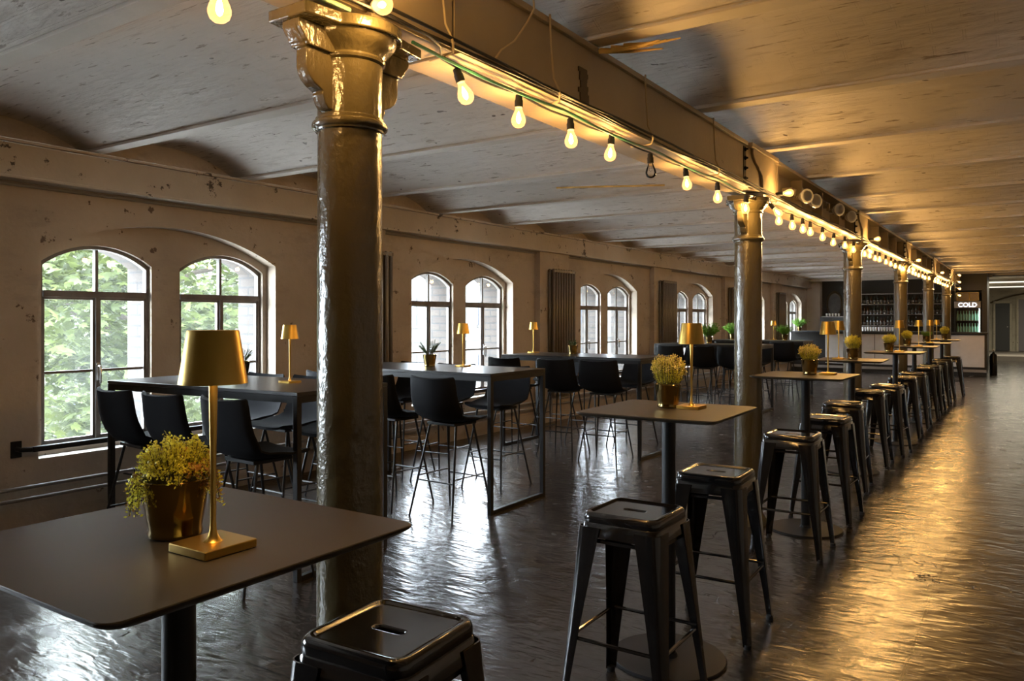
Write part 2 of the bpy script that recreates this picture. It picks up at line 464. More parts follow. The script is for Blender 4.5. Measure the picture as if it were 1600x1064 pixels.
mb = MB(); mb.box(WX-.5, XR+.2, Y0-.2, 38, -.3, 0)
struct(mb.build('floor', M['floor'], smooth=False))
mb = MB(); mb.box(XR, XR+.2, Y0, 38, 0, 3.1)
struct(mb.build('wall_right', M['plaster'], smooth=False))
mb = MB(); mb.box(WX-.5, XR+.2, Y0-.2, Y0, 0, 3.1)
struct(mb.build('wall_back', M['plaster'], smooth=False))

# vaulted ceiling
RIB = S/3
ribs = [1.757 + RIB*k for k in range(-5, 19)]
mb = MB(); prof = []
for k in range(len(ribs)-1):
    a, b = ribs[k]+.045, ribs[k+1]-.045
    f = arch((a+b)/2, b-a, 2.748, 2.905)
    for i in range(13):
        y = a + (b-a)*i/12; prof.append((y, f(y)))
prof = [(Y0-.3, 2.76)] + [q for q in prof if q[0] > Y0-.2]
mb.loft([[(WX-.5, y, z) for y, z in prof], [(XR+.2, y, z) for y, z in prof]], closed=False, cap0=False, cap1=False)
yl = prof[-1][0]
mb.add([(WX-.5, yl, 2.748), (XR+.2, yl, 2.748), (XR+.2, 38, 2.748), (WX-.5, 38, 2.748)], [(0, 1, 2, 3)])
struct(mb.build('ceiling', M['ceiling'], ang=25, fix=False))
tn = 0
for y in ribs:
    if y < Y0: continue
    tn += 1
    mb = MB()
    mb.box(WX-.1, XR+.1, y-.052, y+.052, 2.722, 2.736)
    mb.box(WX-.1, XR+.1, y-.040, y+.040, 2.736, 2.80)
    struct(mb.build('trim_%d' % tn, M['rib'], bevel=.003))

# rail beam along the window wall, with its lips and a conduit under it
mb = MB()
mb.box(WX, WX+.13, Y0, 25.9, 2.475, 2.700)
mb.box(WX, WX+.165, Y0, 25.9, 2.700, 2.722)
mb.box(WX, WX+.16, Y0, 25.9, 2.455, 2.475)
struct(mb.build('trim_%d' % (tn+1), M['beam'], bevel=.004))
mb = MB()
mb.tube([(WX+.02, y, 2.435) for y in (Y0+.1, 5, 15, 25.8)], .014)
tag(mb.build('wall_conduit', M['pipe']), 'thin grey conduit running under the painted beam on the window wall', 'pipe')

# ------------------------------------------------------------------ windows
def strip_arch(mb, x0, x1, op, t, n=16):
    """frame strip following an arched opening; t = width"""
    c, w, s_, sp, cr = op
    f = arch(c, w, sp, cr)
    o_, i_ = [], []
    y0, y1 = c-w/2, c+w/2
    o_.append((y0, s_)); i_.append((y0+t, s_+t))
    wi = w-2*t; g = lambda y: f(c + (y-c)*w/wi) - t
    for i in range(n+1):
        o_.append((y0 + w*i/n, f(y0 + w*i/n)))
        yi = y0+t + wi*i/n; i_.append((yi, g(yi)))
    o_.append((y1, s_)); i_.append((y1-t, s_+t))
    k = len(o_)
    vs = [(x0, *q) for q in o_] + [(x0, *q) for q in i_] + [(x1, *q) for q in o_] + [(x1, *q) for q in i_]
    fs = []
    for i in range(k):
        j = (i+1) % k
        fs += [(i, j, k+j, k+i), (2*k+i, 3*k+i, 3*k+j, 2*k+j), (k+i, k+j, 3*k+j, 3*k+i), (i, 2*k+i, 2*k+j, j)]
    mb.add(vs, fs)
wn = 0
for wi_, (a, b) in enumerate(wins):
    for op in (a, b):
        wn += 1
        root = sempty('window_%d' % wn, (0, 0, 0))
        c, w, s_, sp, cr = op
        f = arch(c, w, sp, cr)
        x0, x1 = WX-.215, WX-.165
        mb = MB(); strip_arch(mb, x0, x1, op, .026)
        y0, y1 = c-w/2, c+w/2
        mb.box(x0+.002, x1+.008, y0+.03, y1-.03, 1.662, 1.712)            # transom
        mb.box(x0+.002, x1+.012, c-.016, c+.016, s_+.03, 1.665)           # meeting stiles
        mb.box(x0+.004, x1-.004, c-.012, c+.012, 1.71, cr-.03)            # fanlight bar
        mb.build('window_frame', M['woodframe'], root, bevel=.003)
        mb = MB()
        for (p0, p1) in ((y0+.025, c-.014), (c+.014, y1-.025)):           # sashes
            x2, x3 = x0+.01, x1-.006
            mb.box(x2, x3, p0, p0+.018, s_+.028, 1.665); mb.box(x2, x3, p1-.018, p1, s_+.028, 1.665)
            mb.box(x2, x3, p0, p1, s_+.028, s_+.052); mb.box(x2, x3, p0, p1, 1.645, 1.665)
            mb.box(x2+.006, x3-.004, p0+.02, p1-.02, 1.088, 1.108)
        mb.build('sash', M['woodframe'], root, bevel=.002)
        mb = MB(); poly = [(y0+.02, s_+.02)] + [(y0+.02+(w-.04)*i/14, f(y0+.02+(w-.04)*i/14)-.012) for i in range(15)] + [(y1-.02, s_+.02)]
        mb.add([(x0+.024, *q) for q in poly], [tuple(range(len(poly)))])
        mb.build('pane', M['glass'], root, smooth=False, fix=False)
        if wi_ in (1, 2, 3):
            mb = MB()
            mb.box(x1+.010, x1+.018, c-.012, c+.012, 1.02, 1.16)
            mb.tube([(x1+.015, c, 1.13), (x1+.045, c, 1.135), (x1+.05, c, 1.12), (x1+.045, c+.004, 1.03), (x1+.04, c+.006, 1.0)], .008)
            mb.build('window_handle', M['chrome'], root)

# ------------------------------------------------------------------ outside: yard, trees, buildings
mb = MB(); mb.add([(-90, -60, -4), (WX-.55, -60, -4), (WX-.55, 160, -4), (-90, 160, -4)], [(0, 1, 2, 3)])
tag(mb.build('courtyard', M['ground'], smooth=False, fix=False), 'pale paved courtyard below the windows', 'ground', kind='structure')

def facade(name, label, origin, axis, length, top, bays, cat='building'):
    root = thing(name, label, cat, (0, 0, 0))
    ox, oy = origin
    def P(u, d, z):   # u along, d out of wall
        return (ox + d, oy + u, z) if axis == 'Y' else (ox + u, oy - d, z)
    mb = MB()
    def bx(u0, u1, d0, d1, z0, z1, m=0):
        q = [P(u0,d0,z0), P(u1,d0,z0), P(u1,d1,z0), P(u0,d1,z0), P(u0,d0,z1), P(u1,d0,z1), P(u1,d1,z1), P(u0,d1,z1)]
        mb.add(q, [(0,3,2,1),(4,5,6,7),(0,1,5,4),(1,2,6,5),(2,3,7,6),(3,0,4,7)], m)
    bx(0, length, -6, 0, -4, top)
    bx(0, length, 0, .18, -.15, .10); bx(0, length, 0, .35, top-.35, top)
    n = int(length/bays)
    for i in range(n+1): bx(max(0, i*bays-.3), min(length, i*bays+.3), 0, .12, -4, top)
    mb.build('wall', M['stone'], root, smooth=False)
    mb = MB(); bx(-.2, length+.2, -6.2, .5, top, top+.3)
    mb.build('roof', M['roof'], root, smooth=False)
    for i in range(n):
        for z0 in (-3.0, 1.0):
            if z0 + 2.3 > top: continue
            u = (i+.5)*bays
            mb = MB()
            pts = [(u-.65, z0), (u+.65, z0)] + [(u+.65*math.cos(t*PI/8), z0+1.6+.45*math.sin(t*PI/8)) for t in range(9)]
            mb.loft([[P(a_, .03, b_) for a_, b_ in pts], [P(a_, .06, b_) for a_, b_ in pts]])
            w_ = mb.build('window', M['extglass'], root, smooth=False)
            mb = MB()
            bx(u-.04, u+.04, .06, .12, z0, z0+2.0); bx(u-.65, u+.65, .06, .12, z0+.75, z0+.82); bx(u-.65, u+.65, .06, .12, z0+1.5, z0+1.58)
            bx(u-.85, u+.85, 0, .2, z0-.15, z0)
            mb.build('glazing_bar', M['stone'], w_, smooth=False)
    return root
facade('courtyard_building', 'pale stone building across the yard with arched windows', (-36, 8), 'Y', 56, 6.2, 4.0)
facade('courtyard_wing', 'pale stone wing closing the far end of the yard', (-36, 64), 'X', 29, 6.2, 3.6)

def tree(name, label, x, y, z0, zc, rad, n, seed, hz=None):
    random.seed(seed)
    root = thing(name, label, 'tree', (x, y, z0), 0, None)
    mb = MB()
    mb.tube([(0, 0, 0), (.1, .05, (zc-z0)*.4), (.0, .1, (zc-z0)*.8), (.1, 0, (zc-z0)*1.15)], .28, 10, r1=.09)
    for i in range(9):
        a = i*2.4; l = rad*random.uniform(.5, .85); h = (zc-z0)*random.uniform(.35, .95)
        mb.tube([(0, 0, h), (l*.5*math.cos(a), l*.5*math.sin(a), h+.5), (l*math.cos(a), l*math.sin(a), h+random.uniform(.2, 1.2))], .08, 6, r1=.02)
    mb.build('trunk', M['bark'], root)
    mb = MB(); hz = hz or rad
    cl = []
    for i in range(int(n/38)):
        while True:
            p_ = Vector((random.uniform(-1, 1), random.uniform(-1, 1), random.uniform(-1, 1)))
            if .35 < p_.length < 1: break
        cl.append((Vector((p_.x*rad, p_.y*rad, zc-z0 + p_.z*hz)), random.uniform(.35, .7)))
    for i in range(n):
        c_, rr = random.choice(cl)
        q = c_ + Vector((random.gauss(0, 1)*rr*.6, random.gauss(0, 1)*rr*.6, random.gauss(0, 1)*rr*.32))
        size = random.uniform(.11, .20)
        rot = Euler((random.uniform(-.7, .7), random.uniform(-.7, .7), random.uniform(0, 6.28))).to_matrix()
        for k in range(5):
            a = (k-2)*.62
            d = rot @ Vector((math.sin(a), math.cos(a), -.22)); sd = rot @ Vector((math.cos(a), -math.sin(a), 0))
            L = size*(1-.12*abs(k-2)); w_ = L*.2
            mb.add([q, q + d*L*.55 + sd*w_, q + d*L, q + d*L*.55 - sd*w_], [(0, 1, 2, 3)])
    mb.build('foliage', M['treeleaf'], root, smooth=False, fix=False)
    return root
tree('chestnut_tree', 'leafy green chestnut tree seen outside the nearest window', -13.6, 8.2, -4, 2.2, 3.1, 17000, 3, 4.0)
tree('chestnut_tree', 'smaller leafy tree behind and left of the big chestnut', -20.6, 11.5, -4, 1.0, 3.4, 9000, 5, 3.6)

# ------------------------------------------------------------------ columns, girders
CX = -1.735
COLY = [1.715 + 4.035*k for k in range(6)]
def make_column():
    t = thing('cast_iron_column', 'nearest glossy brown cast-iron column, full height at the left of centre', 'column', (CX, COLY[0], 0), 0, 'cast-iron columns')
    mb = MB()
    mb.lathe([(.135, 0), (.135, .03), (.125, .045), (.118, .06), (.104, .075), (.101, .12), (.099, 1.2), (.097, 2.066)], 40)
    mb.build('shaft', M['column'], t)
    mb = MB()
    mb.lathe([(q_[0], q_[1]-.012) for q_ in [(.098, 2.076), (.103, 2.077), (.1045, 2.082), (.108, 2.084), (.113, 2.089), (.1145, 2.096), (.113, 2.103), (.1085, 2.107), (.104, 2.109), (.1035, 2.117), (.101, 2.119), (.098, 2.121)]], 40)
    mb.build('neck_ring', M['column'], t)
    mb = MB()
    zm = lambda z: 2.108 + (z-2.13)*.985
    mb.lathe([(a_, zm(z_)) for a_, z_ in [(.098, 2.13), (.097, 2.16), (.097, 2.25), (.099, 2.292), (.106, 2.298), (.108, 2.306), (.104, 2.313), (.108, 2.322), (.120, 2.335), (.135, 2.352), (.142, 2.366), (.142, 2.37)]], 40)
    mb.build('capital', M['column'], t)
    prof = [(.07, 2.135), (.098, 2.137), (.104, 2.142), (.112, 2.152), (.118, 2.168), (.122, 2.176), (.120, 2.186), (.128, 2.190), (.145, 2.198), (.162, 2.212),
            (.173, 2.230), (.177, 2.25), (.177, 2.298), (.183, 2.300), (.186, 2.310), (.192, 2.314), (.197, 2.326), (.208, 2.335), (.214, 2.350), (.214, 2.37), (.07, 2.37)]
    prof = [(a_, zm(z_)) for a_, z_ in prof]
    cap_ = [(.09, 2.302), (.186, 2.302), (.190, 2.312), (.196, 2.314), (.200, 2.326), (.210, 2.336), (.218, 2.352), (.218, 2.369), (.09, 2.369)]
    cap_ = [(a_, zm(z_)) for a_, z_ in cap_]
    for sg in (-1, 1):
        mb = MB()
        mb.loft([[(-.023, sg*u*1.08, v) for u, v in prof], [(.023, sg*u*1.08, v) for u, v in prof]])
        mb.loft([[(-.036, sg*u*1.06, v) for u, v in cap_], [(.036, sg*u*1.06, v) for u, v in cap_]])
        mb.build('bracket', M['column'], t, bevel=.003)
    mb = MB()
    hw, hy, rr = .078, .245, .158
    outl = []
    a0 = math.asin(hw/rr*1.0) if hw < rr else 0
    for s2 in (1, -1):
        pts = [(s2*hw, -s2*hy)]
        n = 14
        for i in range(n+1):
            a = -PI/2 + a0*1.25 + (PI-2.5*a0)*i/n
            pts.append((s2*rr*math.cos(a), s2*rr*math.sin(a)))
        pts.append((s2*hw, s2*hy))
        outl += pts
    mb.loft([[(x, y, z) for x, y in outl] for z in (2.344, 2.378)])
    mb.build('abacus', M['column'], t, bevel=.004)
    # head piece that stands up through the girder joint
    mb = MB()
    og = [(.03, 2.378), (.035, 2.50), (.05, 2.535), (.10, 2.56), (.12, 2.565), (.135, 2.58), (.20, 2.60), (.25, 2.63), (.27, 2.66), (.27, 2.69)]
    side = [(-u, v) for u, v in og][::-1]
    mb.loft([[(-.115, u, v) for u, v in og + side], [(.120, u, v) for u, v in og + side]])
    mb.box(-.09, .10, -.38, .38, 2.405, 2.69)
    mb.box(-.118, .135, -.34, .34, 2.69, 2.72)
    mb.build('head_block', M['girder'], t, bevel=.003)
    return t
col0 = make_column()
names = ['second', 'third', 'fourth', 'fifth', 'sixth']
for k in range(1, 6):
    dup(col0, (CX, COLY[k], 0), 0, '%s cast-iron column from the camera in the row under the string lights' % names[k-1])
# girders, one per bay
GL, GR = -1.865, -1.610
def girder(k, y0, y1, box):
    lab = ['nearest flat-sided painted girder with the first string lights', 'recessed painted girder with clear spotlights, second bay', 'painted girder over the third bay of columns',
           'painted girder over the fourth bay of columns', 'painted girder over the fifth bay of columns', 'last painted girder before the bar'][k]
    t = thing('steel_girder', lab, 'beam', (0, (y0+y1)/2, 0)); yc = (y0+y1)/2
    y0 -= yc; y1 -= yc
    mb = MB()
    if box: mb.box(GL+.02, GR-.024, y0, y1, 2.412, 2.694)
    else: mb.box((GL+GR)/2-.006, (GL+GR)/2+.006, y0, y1, 2.412, 2.694)
    mb.build('web', M['girder'], t, bevel=.002)
    mb = MB(); mb.box(GL, GR, y0, y1, 2.4, 2.414); mb.build('bottom_flange', M['girder'], t, bevel=.002)
    mb = MB(); mb.box(GL+.005, GR-.006, y0, y1, 2.69, 2.716); mb.build('top_flange', M['girder'], t, bevel=.002)
    if not box:
        n = 4
        for i in range(n+1):
            yy = y0 + .05 + (y1-y0-.1)*i/n
            mb = MB(); mb.box((GL+GR)/2, GR-.03, yy-.02, yy+.02, 2.414, 2.69)
            mb.build('stiffener', M['girder'], t)
    mb = MB()
    for z in (2.46, 2.53, 2.60, 2.66):
        for yy in (y1-.03,):
            mb.lathe([(.014, 0), (.014, .018), (.007, .018), (.007, .03)], 6, (GR-.028, yy, z), mat4=Matrix.Rotation(R(90), 4, 'Y'))
    mb.box(GR-.045, GR-.02, y1-.055, y1-.005, 2.43, 2.68)
    mb.build('bolted_joint', M['black_steel'], t)
    return t
girder(0, Y0+.1, COLY[0]-.39, True)
g = girder(0, COLY[0]+.39, COLY[1]-.39, True)
mb = MB(); random.seed(5)
yy_ = 3.02 - (COLY[0]+COLY[1])/2
for i in range(9): mb.box(GR-.026, GR-.018, yy_-.035+random.uniform(-.012, .008), yy_+.035+random.uniform(-.012, .012), 2.43+.018*i, 2.45+.018*i)
mb.build('rusty_plate', M['goldframe'], g)['label'] = 'dark rusty plate on the girder face'
g['label'] = 'flat-sided painted girder spanning from the first to the second column'
bpy.data.objects['steel_girder']['label'] = 'flat-sided painted girder above the camera before the first column'
for k in range(1, 5): girder(k, COLY[k]+.39, COLY[k+1]-.39, False)
girder(5, COLY[5]+.39, 24.9, False)

# cable bundle, tape and cords
mb = MB(); random.seed(4)
for j in range(3):
    pts = []; y = .3
    while y < 23:
        pts.append((GR+.008+.008*j, y, 2.408 + .006*j + random.uniform(-.006, .006) - .012*(j == 1)*abs(math.sin(y*2.1)))); y += .33
    mb.tube(pts, .0055, 6)
tag(mb.build('power_cable', M['cable']), 'bundle of black cables lying along the lower edge of the girder', 'cable')
mb = MB(); mb.tube([(GR-.03, y, 2.392) for y in (.4, 1.62)], .007, 6); mb.box(GR-.06, GR-.028, .4, 1.55, 2.394, 2.4)
tag(mb.build('green_cable', M['greentape']), 'pale green cable strip under the girder at the nearest column', 'cable')
mb = MB(); pts = []
y = 1.9; random.seed(9)
while y < 5.4: pts.append((GR-.035, y, 2.383 - .014*abs(math.sin((y-1.9)*3.2)))); y += .12
mb.tube(pts, .006, 6)
tag(mb.build('green_cable', M['greencable']), 'thin dark green cable between the first bulbs and the girder', 'cable')
def cord(label, pts, r=.0045):
    mb = MB(); mb.tube(pts, r, 6); return tag(mb.build('hanging_cord', M['cord']), label, 'cord', 'beige cords tied around the girder')
def loop(y, label):
    return cord(label, [(GR+.004, y-.03, 2.72), (GR+.004, y-.02, 2.6), (GR+.005, y, 2.47), (GR+.022, y+.005, 2.432), (GR+.028, y+.01, 2.405), (GR+.012, y+.03, 2.384), (GR-.04, y+.05, 2.386), (GR-.12, y+.07, 2.392)])
loop(2.02, 'beige cord looped round the girder right of the nearest column')
loop(2.72, 'beige cord looped round the girder, second from the nearest column')
loop(4.66, 'beige cord looped round the girder just before the second column')
loop(3.65, 'beige cord looped round the girder midway between the first two columns')
cord('wavy beige cord hanging loose over the girder face near the camera', [(GR+.01, 2.50, 2.76), (GR+.02, 2.54, 2.73), (GR+.02, 2.545, 2.69), (GR+.01, 2.52, 2.64), (GR+.008, 2.47, 2.58), (GR+.012, 2.42, 2.53), (GR+.008, 2.34, 2.475), (GR+.008, 2.30, 2.43)])

# ------------------------------------------------------------------ festoon bulbs
def make_bulb(lit):
    t = thing('festoon_bulb', '', 'light bulb', (0, 0, 0), 0, 'bulbs of the string light along the girder')
    mb = MB()
    mb.lathe([(.010, .0), (.0135, -.003), (.0145, -.02), (.0165, -.024), (.0165, -.046), (.0175, -.050), (.015, -.052)], 14)
    mb.build('bulb_socket', M['rubber'], t)
    mb = MB()
    z0 = -.050
    mb.lathe([(.0125, z0), (.0135, z0-.008), (.018, z0-.020), (.0245, z0-.034), (.0285, z0-.048), (.0280, z0-.058), (.0235, z0-.070), (.014, z0-.078), (.004, z0-.0805)], 20, cap0=False)
    mb.build('bulb_glass', M['litglass'] if lit else M['bulbglass'], t)
    mb = MB()
    if lit:
        mb.lathe([(.001, z0-.016), (.0045, z0-.024), (.0085, z0-.038), (.0095, z0-.050), (.006, z0-.060), (.001, z0-.064)], 10)
        mb.build('filament', M['filament'], t)
        L = bpy.data.lights.new('bulb_light', 'POINT'); L.energy = BULB_W; L.color = (1, .57, .19); L.shadow_soft_size = .028
        lo = bpy.data.objects.new('bulb_light', L); COL.objects.link(lo); lo.parent = t; lo.location = (0, 0, z0-.045)
    else:
        mb.tube([(-.006, 0, z0-.01), (-.008, 0, z0-.04), (0, 0, z0-.045), (.008, 0, z0-.04), (.006, 0, z0-.01)], .0008, 5)
        mb.build('filament', M['chrome'], t)
    return t
BX = -1.675
ordn = ['first', 'second', 'third', 'fourth', 'fifth', 'sixth', 'seventh', 'eighth', 'ninth', 'tenth', 'eleventh', 'twelfth']
ys = [1.185, 1.735, 2.122, 2.516, 2.917, 3.314, 3.758, 4.252, 4.797, 5.393, 6.213, 6.624, 6.991, 7.272, 7.759, 8.277, 8.824, 9.32,
      10.0, 10.35, 10.75, 11.1, 11.6, 12.1, 12.5, 13.0, 13.4, 14.1, 14.5, 14.95, 15.4, 15.9, 16.4, 16.95, 17.5, 18.2, 18.7, 19.2, 19.8, 20.4, 21.0, 21.6]
ys = [((y*.832+.91)*1.675/1.64-.93)/.832 for y in ys]; yt, yu = ys[1], ys[6]
anch = ['before the nearest column', 'between the first and second columns', 'between the second and third columns', 'between the third and fourth columns',
        'between the fourth and fifth columns', 'between the fifth and sixth columns', 'past the sixth column']
random.seed(12)
protoL = protoU = None
cnt = {}
tops = []
for y in ys:
    bay = sum(1 for c in COLY if y > c)
    if y == yt: bay = 1
    cnt[bay] = cnt.get(bay, -1) + 1
    unlit = y == yu
    zt = 2.380 + random.uniform(-.008, .006)
    rot = (random.uniform(-.08, .08), random.uniform(-.08, .08), 0)
    x = BX
    lab = '%s string-light bulb of those %s, hanging lit' % (ordn[cnt[bay]], anch[bay])
    if unlit: lab = 'unlit clear bulb hanging in the string between lit ones'
    if bay == 0: zt -= .014; lab = 'nearest lit bulb, hanging at the top left of the nearest column'
    if y == yt:
        x, y, zt, rot = -1.60, 1.66, 2.405, tuple(Vector((0, 0, -1)).rotation_difference(Vector((.86, -.39, -.25))).to_euler()); lab = 'lit bulb tilted sideways on top of the nearest column capital'
    if y > 2 and y < 2.2: rot = (R(14), R(-14), 0)
    tops.append((x, y, zt))
    if unlit:
        o = protoU = make_bulb(False); o.location = (x, y, zt); o.rotation_euler = rot; o['label'] = lab
    elif protoL is None:
        o = protoL = make_bulb(True); o.location = (x, y, zt); o.rotation_euler = rot; o['label'] = lab
    else:
        o = dup(protoL, (x, y, zt), 0, lab, rot=rot)
for k in range(1, 6):   # a bulb turned upward where the string passes each column
    if k == 5: continue
    dup(protoL, (BX+.085, COLY[k]+.20, 2.43), 0, 'lit bulb tilted upward beside the %s column' % names[k-1], rot=(R(25), R(-95), 0))
    dup(protoL, (BX+.04, COLY[k]+.20, 2.365), 0, 'lit bulb tucked under the girder beside the %s column' % names[k-1], rot=(R(5), R(-40), 0))
for i in range(4):      # the string drops at the far end
    dup(protoL, (BX+.12, 22.1, 2.60-.165*i), 0, '%s bulb from the top of the short drop at the far end of the string' % ordn[i], rot=(0, R(-70), 0))
mb = MB(); pts = []
for (x0, y0, z0), (x1, y1, z1) in zip(tops, tops[1:]):
    for i in range(5):
        t_ = i/5; pts.append((x0+(x1-x0)*t_, y0+(y1-y0)*t_, z0+(z1-z0)*t_ + .004 - .010*math.sin(t_*PI)))
pts.append((tops[-1][0], tops[-1][1], tops[-1][2]))
for cY in COLY:
    i0 = next((i for i, q in enumerate(pts) if q[1] > cY-.27), None)
    if i0 is None: continue
    keep = [q for q in pts[i0:] if q[1] > cY+.27]
    pts = pts[:i0] + [(-1.60, cY-.27, 2.384), (-1.565, cY-.17, 2.384), (-1.562, cY, 2.384), (-1.565, cY+.17, 2.384), (-1.60, cY+.27, 2.384)] + keep
pts += [(BX+.04, 21.9, 2.5), (BX+.09, 22.08, 2.62), (BX+.115, 22.1, 2.45), (BX+.115, 22.1, 1.95)]
mb.tube(pts, .0045, 6)
tag(mb.build('festoon_cable', M['cable']), 'black cable carrying the string of bulbs under the girder', 'cable')

# clear spotlights on the second girder
def make_spot():
    t = thing('spotlight', '', 'lamp', (0, 0, 0), 0, 'clear spotlights on the second girder')
    mb = MB(); mb.box(-.165, -.075, -.03, .03, .03, .085); mb.box(-.075, -.05, -.02, .02, .0, .07); mb.build('bracket', M['girder'], t, bevel=.003)
    rm = Matrix.Rotation(R(90), 4, 'Y')
    rm = Matrix.Rotation(R(-38), 4, 'Z') @ rm
    mb = MB(); mb.lathe([(.018, -.07), (.022, -.045), (.022, -.02)], 16, mat4=rm); mb.build('lamp_neck', M['girder'], t)
    mb = MB(); mb.lathe([(.022, -.02), (.032, .0), (.046, .02), (.054, .045), (.055, .055)], 24, mat4=rm, cap0=False, cap1=False); mb.build('reflector', M['reflector'], t, fix=False)
    mb = MB(); mb.lathe([(.054, .050), (.060, .052), (.060, .064), (.0535, .066)], 28, mat4=rm); mb.build('rim', M['whiteglass'], t)
    mb = MB(); mb.lathe([(.050, .055), (.054, .052), (.057, .055), (.057, .062), (.051, .064), (.035, .068), (.0, .070)], 24, mat4=rm, cap0=False); mb.build('lens', M['bulbglass'], t)
    return t
sp0 = make_spot()
for i, (y, z) in enumerate([(6.70, 2.505), (7.02, 2.505), (8.0, 2.545), (8.62, 2.545)]):
    lab = 'round clear spotlight on the second girder, %s from the second column' % ordn[i]
    if i == 0: sp0.location = (-1.575, y, z); sp0['label'] = lab
    else: dup(sp0, (-1.575, y, z), 0, lab)

# splintered wood caught at a rib end, right of the girder
mb = MB(); random.seed(2)
base = Vector((-1.54, 3.12, 2.70))
for i in range(7):
    d = Vector((.20 + random.uniform(-.08, .06), random.uniform(-.03, .07), random.uniform(-.02, .012)))
    s_ = base + Vector((random.uniform(-.07, .05), random.uniform(-.03, .05), random.uniform(-.008, .008)))
    mb.tube([s_, s_ + d*.5 + Vector((0, 0, -.006)), s_ + d], .014, 5, r1=.003)
tag(mb.build('wood_splinter', M['wood']), 'splintered yellow wood lath poking out beside the girder near the top', 'wood')
mb = MB(); mb.tube([(-3.66, 6.25, 2.712), (-3.2, 6.38, 2.70), (-2.72, 6.55, 2.69)], .009, 6)
tag(mb.build('ceiling_pipe', M['wood']), 'short thin rusty pipe slanting across the left ceiling', 'pipe')

# ------------------------------------------------------------------ wall things
def make_rail():
    t = thing('guard_rail', '', 'rail', (0, 0, 0), 0, 'black guard rails in front of the window sills')
    mb = MB(); mb.box(.088, .128, -1.13, 1.15, .012, .048); mb.build('bar', M['black_steel'], t, bevel=.003)
    for s_ in (-1.19, 1.19):
        mb = MB(); mb.box(0, .012, s_-.035, s_+.035, -.03, .085)
        k = 1 if s_ < 0 else -1
        mb.tube([(.006, s_, .03), (.07, s_, .03), (.108, s_+.06*k, .03)], .017, 8)
        mb.build('mount', M['black_steel'], t, bevel=.002)
    return t
rl = make_rail()
wpos = ['behind the camera', 'nearest', 'second', 'third', 'fourth', 'fifth', 'farthest']
for k, c in enumerate(WIN_C):
    lab = 'black guard rail across the sill of the %s arched window pair' % wpos[k]
    if k == 0: rl.location = (WX, c, .56); rl['label'] = 'black guard rail across the sill of the window pair out of view'
    elif k < 6: dup(rl, (WX, c, .56), 0, lab)
def pipe(z, label):
    mb = MB(); mb.tube([(WX+.11 if False else WX+.125, y, z) for y in (Y0+.05, 3, 8, 14, 23.3)], .0135, 10)
    return tag(mb.build('heating_pipe', M['pipe']), label, 'pipe', 'grey heating pipes along the foot of the window wall')
pu = pipe(.335, 'upper of the two thin heating pipes low along the window wall')
pl = pipe(.255, 'lower of the two thin heating pipes low along the window wall')
for k in range(0, 6):
    mb = MB(); y = 3.40 + k*2.02
    mb.box(WX, WX+.10, y-.008, y+.008, .29, .30); mb.tube([(WX+.10, y, .24), (WX+.147, y, .25), (WX+.147, y, .34), (WX+.11, y, .352)], .004, 5)
    mb.build('pipe_clip', M['black_steel'], pu)
def make_radiator():
    t = thing('radiator', '', 'radiator', (0, 0, 0), 0, 'tall dark tube radiators on the window wall')
    for i in range(9):
        mb = MB(); y = -.30 + .075*i
        for x in (.12, .185):
            mb.lathe([(.012, .385), (.0225, .40), (.0225, 2.20), (.012, 2.22)], 12, (x, y, 0))
        mb.build('tube', M['radiator'], t)
    mb = MB()
    for x in (.12, .185):
        mb.box(x-.02, x+.02, -.325, .325, .392, .432); mb.box(x-.02, x+.02, -.325, .325, 2.17, 2.21)
    mb.box(.09, .12, -.25, -.2, 1.9, 1.95); mb.box(.09, .12, .2, .25, 1.9, 1.95)
    mb.box(.09, .12, -.25, -.2, .5, .55); mb.box(.09, .12, .2, .25, .5, .55)
    mb.build('header', M['radiator'], t, bevel=.006)
    mb = MB()
    mb.tube([(.155, -.30, .39), (.155, -.30, .30), (.155, -.30, .015)], .012, 8)
    mb.build('supply_pipe', M['pipe'], t)
    return t
rd = make_radiator()
for k in range(5):
    y = 5.87 + S*k + .08
    lab = ['tall dark tube radiator half hidden behind the nearest column', 'tall dark tube radiator between the second and third window pairs', 'tall dark tube radiator between the third and fourth window pairs',
           'tall dark tube radiator between the fourth and fifth window pairs', 'farthest tall dark tube radiator before the last window'][k]
    if k == 0: rd.location = (WX, y, 0); rd['label'] = lab
    else: dup(rd, (WX, y, 0), 0, lab)

# ------------------------------------------------------------------ small bistro tables
def make_bistro():
    t = thing('bistro_table', '', 'table', (0, 0, 0), 0, 'square high bistro tables in a row')
    mb = MB(); h = .31
    mb.loft([rsq(h-.018, .03, 6, 1.082), rsq(h-.002, .03, 6, 1.092), rsq(h, .03, 6, 1.095), rsq(h, .03, 6, 1.0985), rsq(h-.0015, .03, 6, 1.1)])
    mb.build('tabletop', M['taupe'], t)
    mb = MB(); mb.lathe([(.030, .012), (.030, 1.07)], 28); mb.build('pedestal', M['black_steel'], t)
    mb = MB(); mb.box(-.12, .12, -.12, .12, 1.07, 1.0815); mb.build('mounting_plate', M['black_steel'], t, bevel=.003)
    mb = MB(); mb.lathe([(.25, 0), (.25, .008), (.246, .012), (.04, .014), (.034, .03), (.030, .03)], 56); mb.build('base_plate', M['black_steel'], t)
    return t
TB = [(-1.31, .86), (-1.335, 3.26), (-1.34, 5.80), (-1.47, 8.25), (-1.37, 10.45), (-1.42, 12.75), (-1.41, 14.75), (-1.42, 16.95)]
tw = ['nearest', 'second', 'third', 'fourth', 'fifth', 'sixth', 'seventh', 'farthest']
bt = make_bistro()
